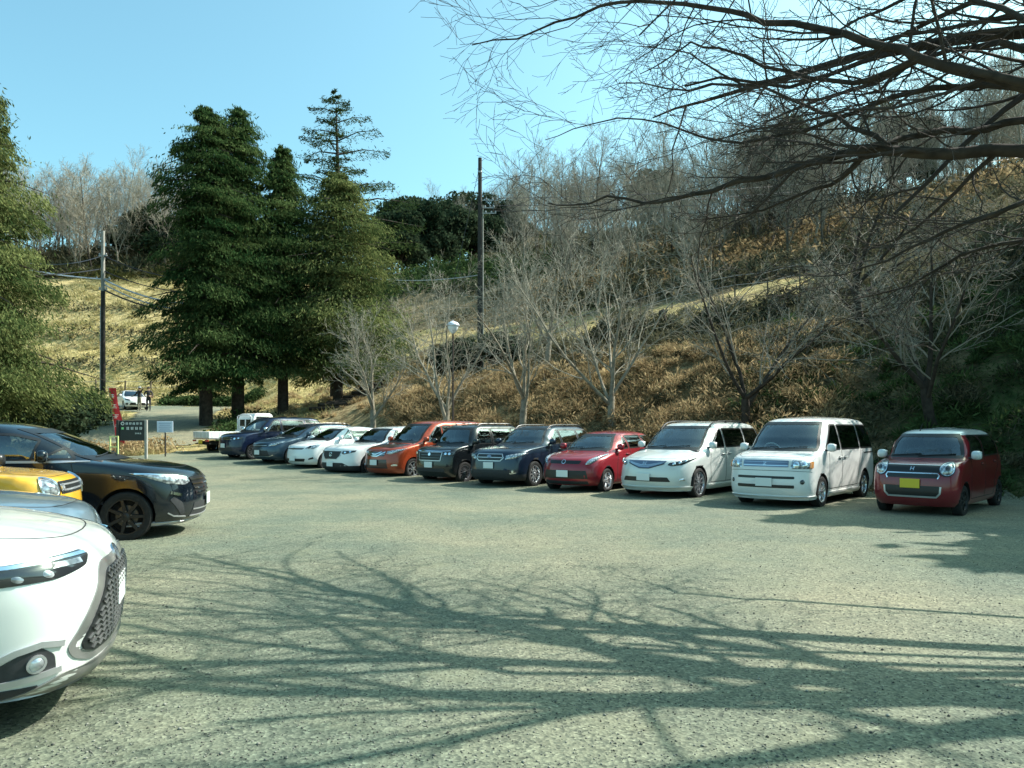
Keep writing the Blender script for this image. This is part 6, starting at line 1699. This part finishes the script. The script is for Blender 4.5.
def cable(p, q, sag, r, label, mat=M_cable, n=18):
    mb = MB(); pts = []
    for i in range(n + 1):
        f = i / n; v = p.lerp(q, f); v.z -= sag * 4 * f * (1 - f); pts.append(v)
    mb.tube(pts, r, 5); tag(mb.build('cable', mat, None, 60), label, 'cable')
def az(px, py, D): return Vector((at(px, D), D, CAMH + (HY - py) / FPX * D))
lab = ['topmost cable running right from the wooden utility pole', 'second cable down on the right side of the wooden utility pole', 'pale thick cable running right below the pole crossarm', 'lower dark cable sagging right toward the conifers', 'lowest cable on the right side of the wooden utility pole']
for i, (z0, px1, py1, sg, r, mt) in enumerate([(.87, 400, 290, 1.2, .03, M_cable), (.79, 400, 300, 1.2, .03, M_cable), (.745, 400, 308, 1.4, .05, M_cablep), (.72, 400, 313, 1.5, .04, M_cablep), (.69, 400, 320, 1.3, .05, M_cable)]):
    cable(A + Vector((0, 0, ph * z0)), az(285, py1 - 26, 45.3), sg, r, lab[i], mt)
cable(A + Vector((0, 0, ph * .745)), az(-140, 214, 40), .7, .045, 'pale thick cable running left from the wooden utility pole', M_cablep)
cable(A + Vector((0, 0, ph * .80)), az(-140, 250, 34), .7, .03, 'upper dark cable running left from the wooden utility pole')
cable(A + Vector((0, 0, ph * .87)), az(20, 262, 36), .3, .022, 'short slanting cable left of the wooden utility pole')

# tall pole in the middle
Y = 40.0; x = at(480, Y); gz = ground_z(x, Y)
t = empty('utility_pole', (x, Y, gz)); tag(t, 'tall dark utility pole rising above the bank near the street lamp', 'utility pole')
ph = CAMH + (HY - 158) / FPX * Y - gz
mb = MB(); mb.tube([(0, 0, -.3), (0, 0, ph * .5), (0, 0, ph)], [.16, .13, .10], 14); mb.build('pole', M_wood, t, 60)
mb = MB(); mb.tube([(.17, -.06, -.2), (.16, -.06, ph * .78)], .03, 8); mb.build('riser_pipe', M_conc, t, 60)
for f, w in ((.805, 1.0), (.77, .8), (.745, .9)):
    mb = MB(); mb.box((w * .45, 0, ph * f), (w, .05, .04))
    for s in (.35, .7, .95): mb.lathe([(.001, .13), (.04, .1), (.05, .04), (.03, 0)], 'z', (w * s * .95, 0, ph * f + .01), 8)
    mb.build('crossarm', M_steel, t, 40)
for f in (.93,):
    mb = MB(); mb.lathe([(.108, 0), (.12, .02), (.12, .08), (.108, .1)], 'z', (0, 0, ph * f), 12); mb.build('pole_band', M_steel, t, 40)
B = Vector((x, Y, gz))
for k, (f, off, py1, lb) in enumerate(((.805, .9, 192, 'thin high wire running right from the tall dark utility pole'), (.77, .7, 199, 'second high wire running right from the tall dark utility pole'), (.745, .85, 207, 'third high wire running right from the tall dark utility pole'))):
    cable(B + Vector((off, 0, ph * f + .1)), az(1150, py1 - 60, 58), 1.1, .014, lb)
cable(B + Vector((0, 0, ph * .46)), az(330, 268, 60), .6, .03, 'pale wire leaving left from halfway up the tall utility pole', M_cablep)
cable(B + Vector((-.1, 0, ph * .93)), B + Vector((-2.3, .5, 1.0)), .0, .012, 'stay wire slanting down left of the tall utility pole')

# street lamp
Y = 29.0; x = at(453, Y) ; gz = ground_z(x, Y)
t = empty('street_lamp', (x, Y, gz)); tag(t, 'slim brown street lamp with pale round head above the orange minivan', 'street lamp')
hh = CAMH + (HY - 333) / FPX * Y - gz
mb = MB(); mb.tube([(0, 0, -.2), (0, 0, .8), (0, 0, hh)], [.06, .045, .035], 10); mb.build('post', M_brown, t, 60)
mb = MB(); mb.lathe([(.05, -.02), (.13, .06), (.2, .18), (.21, .28), (.14, .36), (.001, .36)], 'z', (0, 0, hh), 20); mb.build('globe', M_globe, t, 60)
mb = MB(); mb.lathe([(.25, .28), (.25, .31), (.17, .40), (.05, .46), (.001, .47)], 'z', (0, 0, hh), 20); mb.build('lamp_hood', M_panel, t, 60)

# notice board with two posts
Y = 30.0; x = at(132, Y); gz = ground_z(x, Y)
t = empty('notice_board', (x, Y, gz), R(4)); tag(t, 'dark notice board on two posts with white lettering near the red banner', 'sign')
top = CAMH + (HY - 420) / FPX * Y - gz
for s in (-1, 1):
    mb = MB(); mb.box((s * .54, 0, top / 2 - .1), (.10, .10, top + .2), bev=.01); mb.build('post', M_conc if s > 0 else M_board, t, 30)
mb = MB(); mb.box((0, .03, top - .42), (.98, .05, .80), bev=.01); b_ = mb.build('board', M_board, t, 30)
def strokes(mb, cx, cz, s, seed, y=-.0005):
    rg = random.Random(seed)
    for k in range(3): mb.box((cx, y, cz + (k - 1) * s * .34), (s * rg.uniform(.6, .95), .004, s * .11))
    for k in range(2): mb.box((cx + (k - .5) * s * .5, y - .002, cz), (s * .11, .004, s * rg.uniform(.6, .95)))
mb = MB()
for i in range(5): strokes(mb, -.20 + i * .135, top - .14, .105, i)
for i in range(4): strokes(mb, -.16 + i * .165, top - .33, .125, 10 + i)
for i in range(3): strokes(mb, .15 + i * .085, top - .53, .065, 20 + i)
mb.build('lettering', M_mark, t)
mb = MB(); pts = [(-.36 + .055 * math.cos(a * PI / 8), 0, top - .14 + .055 * math.sin(a * PI / 8)) for a in range(17)]; mb.tube(pts, .014, 5); mb.build('round_mark', M_mark, t)
mb = MB(); mb.box((-.36, 0, top - .33), (.09, .008, .09)); mb.build('green_mark', M_markg, t)
# pale panel sign
Y = 31.2; x = at(165, Y); gz = ground_z(x, Y)
t = empty('information_sign', (x, Y, gz)); tag(t, 'small pale rectangular sign on a post right of the dark notice board', 'sign')
top = CAMH + (HY - 421) / FPX * Y - gz
mb = MB(); mb.box((0, .03, top / 2 - .05), (.05, .05, top), bev=.006); mb.build('post', M_wood, t, 30)
mb = MB(); mb.box((0, 0, top - .24), (.66, .025, .46), bev=.006); mb.build('panel', M_panel, t, 30)
mb = MB()
for k in range(5): mb.box((0, -.014, top - .09 - k * .08), (.5 - .06 * (k % 2), .003, .018))
mb.build('lettering', simple('blue_lettering', (.12, .18, .34), .6), t)
# small yellow frame stand
Y = 29.4; x = at(114, Y); gz = ground_z(x, Y)
t = empty('stand_sign', (x, Y, gz)); tag(t, 'small yellowish frame sign left of the dark notice board', 'sign')
top = CAMH + (HY - 436) / FPX * Y - gz
mb = MB()
for s in (-1, 1): mb.box((s * .15, 0, top / 2), (.05, .04, top))
mb.box((0, 0, top - .02), (.30, .035, .05)); mb.box((0, 0, top - .42), (.30, .035, .04)); mb.build('frame', M_stake, t)
# red banner on a leaning pole
Y = 33.0; x = at(118, Y); gz = ground_z(x, Y)
t = empty('banner', (x, Y, gz)); tag(t, 'tall red banner with white marks leaning beside the dark notice board', 'banner')
t.scale = (.8, .8, .85); tz = (CAMH + (HY - 388) / FPX * Y - gz) / .85
mb = MB(); mb.tube([(.02, 0, -.1), (-.55, .0, tz + .1)], .016, 6); mb.tube([(-.55, 0, tz + .06), (-.1, 0, tz + .1)], .01, 5); mb.build('pole', M_steel, t, 60)
V = []; F = []; nz_, nw = 26, 7
for i in range(nz_ + 1):
    f = i / nz_
    for j in range(nw + 1):
        w = j / nw; V.append((-.55 + .55 * f * .92 + w * .46 - .04 * math.sin(f * 7), .04 * math.sin(w * 5 + f * 6) + .02 * math.sin(f * 15), tz - f * (tz - .35)))
for i in range(nz_):
    for j in range(nw): F.append((i * (nw + 1) + j, i * (nw + 1) + j + 1, (i + 1) * (nw + 1) + j + 1, (i + 1) * (nw + 1) + j))
mb = MB(); mb.add(V, F); fl = mb.build('cloth', M_flag, t, 180)
mb = MB(); rg = random.Random(4)
for k in range(5):
    f = .14 + k * .17; cx = -.55 + .55 * f * .92 + .23; cz = tz - f * (tz - .35)
    for q in range(3): mb.box((cx + rg.uniform(-.03, .03), -.075, cz + (q - 1) * .08), (rg.uniform(.14, .26), .006, .03))
    mb.box((cx, -.08, cz), (.03, .006, .2))
mb.build('lettering', M_mark, fl)

# fences
def fence(name, pts, h, label, wires=2, post=.05):
    t = empty(name, (pts[0][0], pts[0][1], ground_z(*pts[0]))); tag(t, label, 'fence'); o = Vector(t.location); tops = []
    for (x, y) in pts:
        z = ground_z(x, y); mb = MB(); mb.tube([(x - o.x, y - o.y, z - o.z - .2), (x - o.x + rng.gauss(0, .03), y - o.y, z - o.z + h * rng.uniform(.92, 1.08))], post, 6); mb.build('post', M_post, t, 60); tops.append(Vector((x, y, z)) - o)
    for k in range(wires):
        mb = MB(); mb.tube([p + Vector((0, 0, h * (.9 - k * .4))) for p in tops], .012, 4); mb.build('wire', M_steel, t, 60)
fence('field_fence', [(at(px, 66 + (px % 7) * .1), 66 + (px % 7) * .1) for px in (20, 45, 70, 96, 125, 151, 180, 208)], 1.35, 'post and wire fence crossing the dry field behind the far white car', 3, .07)
fence('terrace_fence', [hp(px, Y) for px, Y in ((430, 47), (458, 46), (508, 45), (540, 44), (575, 43), (608, 42.5), (640, 41.5), (672, 41), (702, 40), (735, 39), (768, 38.5), (800, 38))], 1.2, 'thin posts of a wire fence along the dry terrace', 2, .04)
# old stump / post on the terrace
t = empty('tree_stump', (at(663, 36.5), 36.5, ground_z(at(663, 36.5), 36.5))); tag(t, 'broken tree stump on the terrace right of the forked bare tree', 'stump')
mb = MB(); mb.tube([(0, 0, -.2), (.02, 0, .4), (-.05, 0, .85), (.06, 0, .95)], [.24, .19, .17, .08], 9); mb.build('trunk', M_barkdark, t, 60)
mb = MB(); mb.tube([(0, 0, .6), (.22, 0, .95)], [.07, .04], 6); mb.build('branch', M_barkdark, t, 60)

# log steps up the bank
t = empty('log_steps', (at(337, 43), 43, ground_z(at(337, 43), 43)), R(-14)); tag(t, 'flight of dark log steps climbing right of the conifers', 'steps')
for k in range(9):
    xx = -.8 + k * .28; yy = k * .5; wx, wy = t.location.x + xx * math.cos(R(14)) + yy * math.sin(R(14)), t.location.y + yy * math.cos(R(14)) - xx * math.sin(R(14))
    mb = MB(); mb.tube([(xx - .9, yy, ground_z(wx, wy) - t.location.z + .1), (xx + .9, yy, ground_z(wx, wy) - t.location.z + .13)], .11, 8); mb.build('step', M_barkdark, t, 60)

# people on the upper road
M_skin = simple('skin', (.45, .28, .2), .6); M_hair = simple('dark_hair', (.02, .018, .016), .7); M_coat = simple('dark_coat', (.02, .022, .026), .85)
M_trs = simple('dark_trousers', (.015, .018, .026), .85); M_khaki = simple('khaki_trousers', (.20, .19, .14), .85); M_bag = simple('brown_bag', (.22, .13, .08), .7); M_grey = simple('grey_hat', (.25, .27, .28), .8); M_shoe = simple('shoe', (.02, .02, .02), .6)
def person(loc, rz, joints, label, trs, sc=1.):
    root = empty('person', loc, rz); root.scale = (sc,) * 3; tag(root, label, 'person')
    J = dict(pelvis=((0, 0, .93), .125), waist=((0, 0, 1.08), .12), chest=((0, .01, 1.30), .145), collar=((0, 0, 1.44), .085), neck=((0, .01, 1.51), .052), chin=((0, .02, 1.57), .062), head=((0, .015, 1.66), .088), crown=((0, .01, 1.73), .06),
             hipL=((.09, 0, .88), .10), kneeL=((.10, .02, .50), .062), ankL=((.10, -.01, .10), .045), toeL=((.11, .14, .045), .036), hipR=((-.09, 0, .88), .10), kneeR=((-.10, .02, .50), .062), ankR=((-.10, -.01, .10), .045), toeR=((-.11, .14, .045), .036),
             shL=((.18, 0, 1.42), .07), elL=((.25, -.02, 1.14), .048), wrL=((.24, .12, .92), .032), haL=((.235, .16, .86), .036), shR=((-.18, 0, 1.42), .07), elR=((-.25, -.02, 1.14), .048), wrR=((-.24, .12, .92), .032), haR=((-.235, .16, .86), .036))
    for k, v in joints.items(): J[k] = (v, J[k][1])
    for s in 'LR':      # fingers and thumb
        h_ = Vector(J['ha' + s][0]); w_ = Vector(J['wr' + s][0]); d = (h_ - w_).normalized(); o = d.orthogonal().normalized()
        for i in range(4): J['f%d%s' % (i, s)] = (tuple(h_ + d * (.075 + .012 * (i in (1, 2))) + o * (i - 1.5) * .022), .009)
        J['th' + s] = (tuple(h_ + d * .03 + o * .05), .010)
    E = [('pelvis', 'waist'), ('waist', 'chest'), ('chest', 'collar'), ('collar', 'neck'), ('neck', 'chin'), ('chin', 'head'), ('head', 'crown')]
    for s in 'LR':
        E += [('pelvis', 'hip' + s), ('hip' + s, 'knee' + s), ('knee' + s, 'ank' + s), ('ank' + s, 'toe' + s), ('collar', 'sh' + s), ('sh' + s, 'el' + s), ('el' + s, 'wr' + s), ('wr' + s, 'ha' + s), ('ha' + s, 'th' + s)] + [('ha' + s, 'f%d%s' % (i, s)) for i in range(4)]
    ks = list(J); me = bpy.data.meshes.new('body'); me.from_pydata([J[k][0] for k in ks], [(ks.index(a), ks.index(b)) for a, b in E], [])
    o = bpy.data.objects.new('body_tmp', me); COL.objects.link(o); md = o.modifiers.new('s', 'SKIN'); sv = me.skin_vertices[0].data
    for i, k in enumerate(ks): sv[i].radius = (J[k][1], J[k][1]); sv[i].use_root = (k == 'pelvis')
    s2 = o.modifiers.new('u', 'SUBSURF'); s2.levels = 2; s2.render_levels = 2
    dg = bpy.context.evaluated_depsgraph_get(); dg.update(); m2 = bpy.data.meshes.new_from_object(o.evaluated_get(dg), depsgraph=dg); bpy.data.objects.remove(o)
    m2.materials.clear()
    for m in (M_coat, trs, M_skin, M_shoe): m2.materials.append(m)
    hands = [Vector(J['ha' + s][0]) for s in 'LR']
    for p in m2.polygons:
        c = p.center; k = 0
        if c.z < .98 and abs(c.x) < .2: k = 1
        if c.z < .09: k = 3
        if c.z > 1.50 and abs(c.x) < .12: k = 2
        if min((c - h_).length for h_ in hands) < .12: k = 2
        p.material_index = k; p.use_smooth = True
    link('body', m2, root)
    hd_ = Vector(J['head'][0]); mb = MB()
    prof = [(.001, .115), (.05, .105), (.085, .07), (.101, .02), (.098, -.03), (.08, -.06)]
    mb.lathe(prof, 'z', hd_ + Vector((0, -.012, .01)), 16); mb.build('hair', M_hair, root, 60)
    mb = MB()
    for s in (-1, 1): mb.box(hd_ + Vector((s * .033, .088, .0)), (.022, .012, .01)); mb.box(hd_ + Vector((s * .095, .005, -.01)), (.015, .03, .05), bev=.006)
    mb.box(hd_ + Vector((0, .10, -.03)), (.02, .03, .04), bev=.008); mb.box(hd_ + Vector((0, .09, -.065)), (.04, .01, .008)); mb.build('face', M_skin, root, 40)
    return root
Y = 54.5; x = at(148.5, Y)
p = person((x, Y, ground_z(x, Y) + .03), R(200), dict(elL=(.30, .08, 1.18), wrL=(.16, .24, 1.08), haL=(.12, .29, 1.08), elR=(-.30, .08, 1.18), wrR=(-.16, .24, 1.08), haR=(-.12, .29, 1.08)), 'person in dark clothes standing with hands in front, brown bag at one side', M_trs)
mb = MB(); mb.box((-.24, -.02, 1.12), (.12, .26, .34), bev=.04); mb.build('shoulder_bag', M_bag, p, 40)
x = at(139.5, Y + .6)
p = person((x, Y + .6, ground_z(x, Y + .6) + .03), R(160), dict(elL=(.30, .05, 1.2), wrL=(.34, .24, 1.06), haL=(.36, .30, 1.04), elR=(-.38, .12, 1.50), wrR=(-.58, .22, 1.60), haR=(-.65, .24, 1.62)), 'person in black top and khaki trousers raising one arm beside the far white car', M_khaki)
mb = MB(); mb.lathe([(.001, .12), (.09, .11), (.105, .02), (.17, .0), (.17, -.01), (.1, -.005)], 'z', (0, .0, 1.68), 18); mb.build('hat', M_grey, p, 50)

# ---------------------------------------------------------------- build the cars
for f in CARS: f()

# ---------------------------------------------------------------- light, sky, camera
SUN_EL = R(44); sd = Vector((.94, .34)).normalized()
w = bpy.data.worlds.new('World'); SC.world = w; w.use_nodes = True; nt = w.node_tree
bg = nt.nodes['Background']; sk = nt.nodes.new('ShaderNodeTexSky'); sk.sky_type = 'NISHITA'; sk.sun_disc = False
sk.sun_elevation = SUN_EL; sk.sun_rotation = math.atan2(sd.x, sd.y); sk.air_density = 1.0; sk.dust_density = 3.0; sk.ozone_density = 1.8; sk.altitude = 100
tint = nt.nodes.new('ShaderNodeMixRGB'); tint.blend_type = 'MULTIPLY'; tint.inputs[0].default_value = 1; tint.inputs[2].default_value = (.84, 1.26, 1.06, 1)
nt.links.new(sk.outputs[0], tint.inputs[1]); nt.links.new(tint.outputs[0], bg.inputs[0]); bg.inputs[1].default_value = .13
l = bpy.data.lights.new('sun', 'SUN'); l.energy = 4.8; l.angle = R(.48); l.color = (1, .955, .87)
lo = bpy.data.objects.new('sun', l); COL.objects.link(lo); lo.location = (60, 30, 60)
lo.rotation_euler = Vector((-sd.x * math.cos(SUN_EL), -sd.y * math.cos(SUN_EL), -math.sin(SUN_EL))).to_track_quat('-Z', 'Y').to_euler()
c = bpy.data.cameras.new('camera'); co = bpy.data.objects.new('camera', c); COL.objects.link(co)
co.location = (0, 0, CAMH); co.rotation_euler = (R(90), 0, 0); c.sensor_width = 36; c.lens = 36 * FPX / 1024; c.shift_y = (HY - 384) / 1024; c.clip_end = 2000; c.clip_start = .05
SC.camera = co
SC.view_settings.view_transform = 'Standard'; SC.view_settings.look = 'None'; SC.view_settings.exposure = 1.0; SC.view_settings.gamma = 1
SC.cycles.max_bounces = 8; SC.cycles.transparent_max_bounces = 16; SC.cycles.use_denoising = True
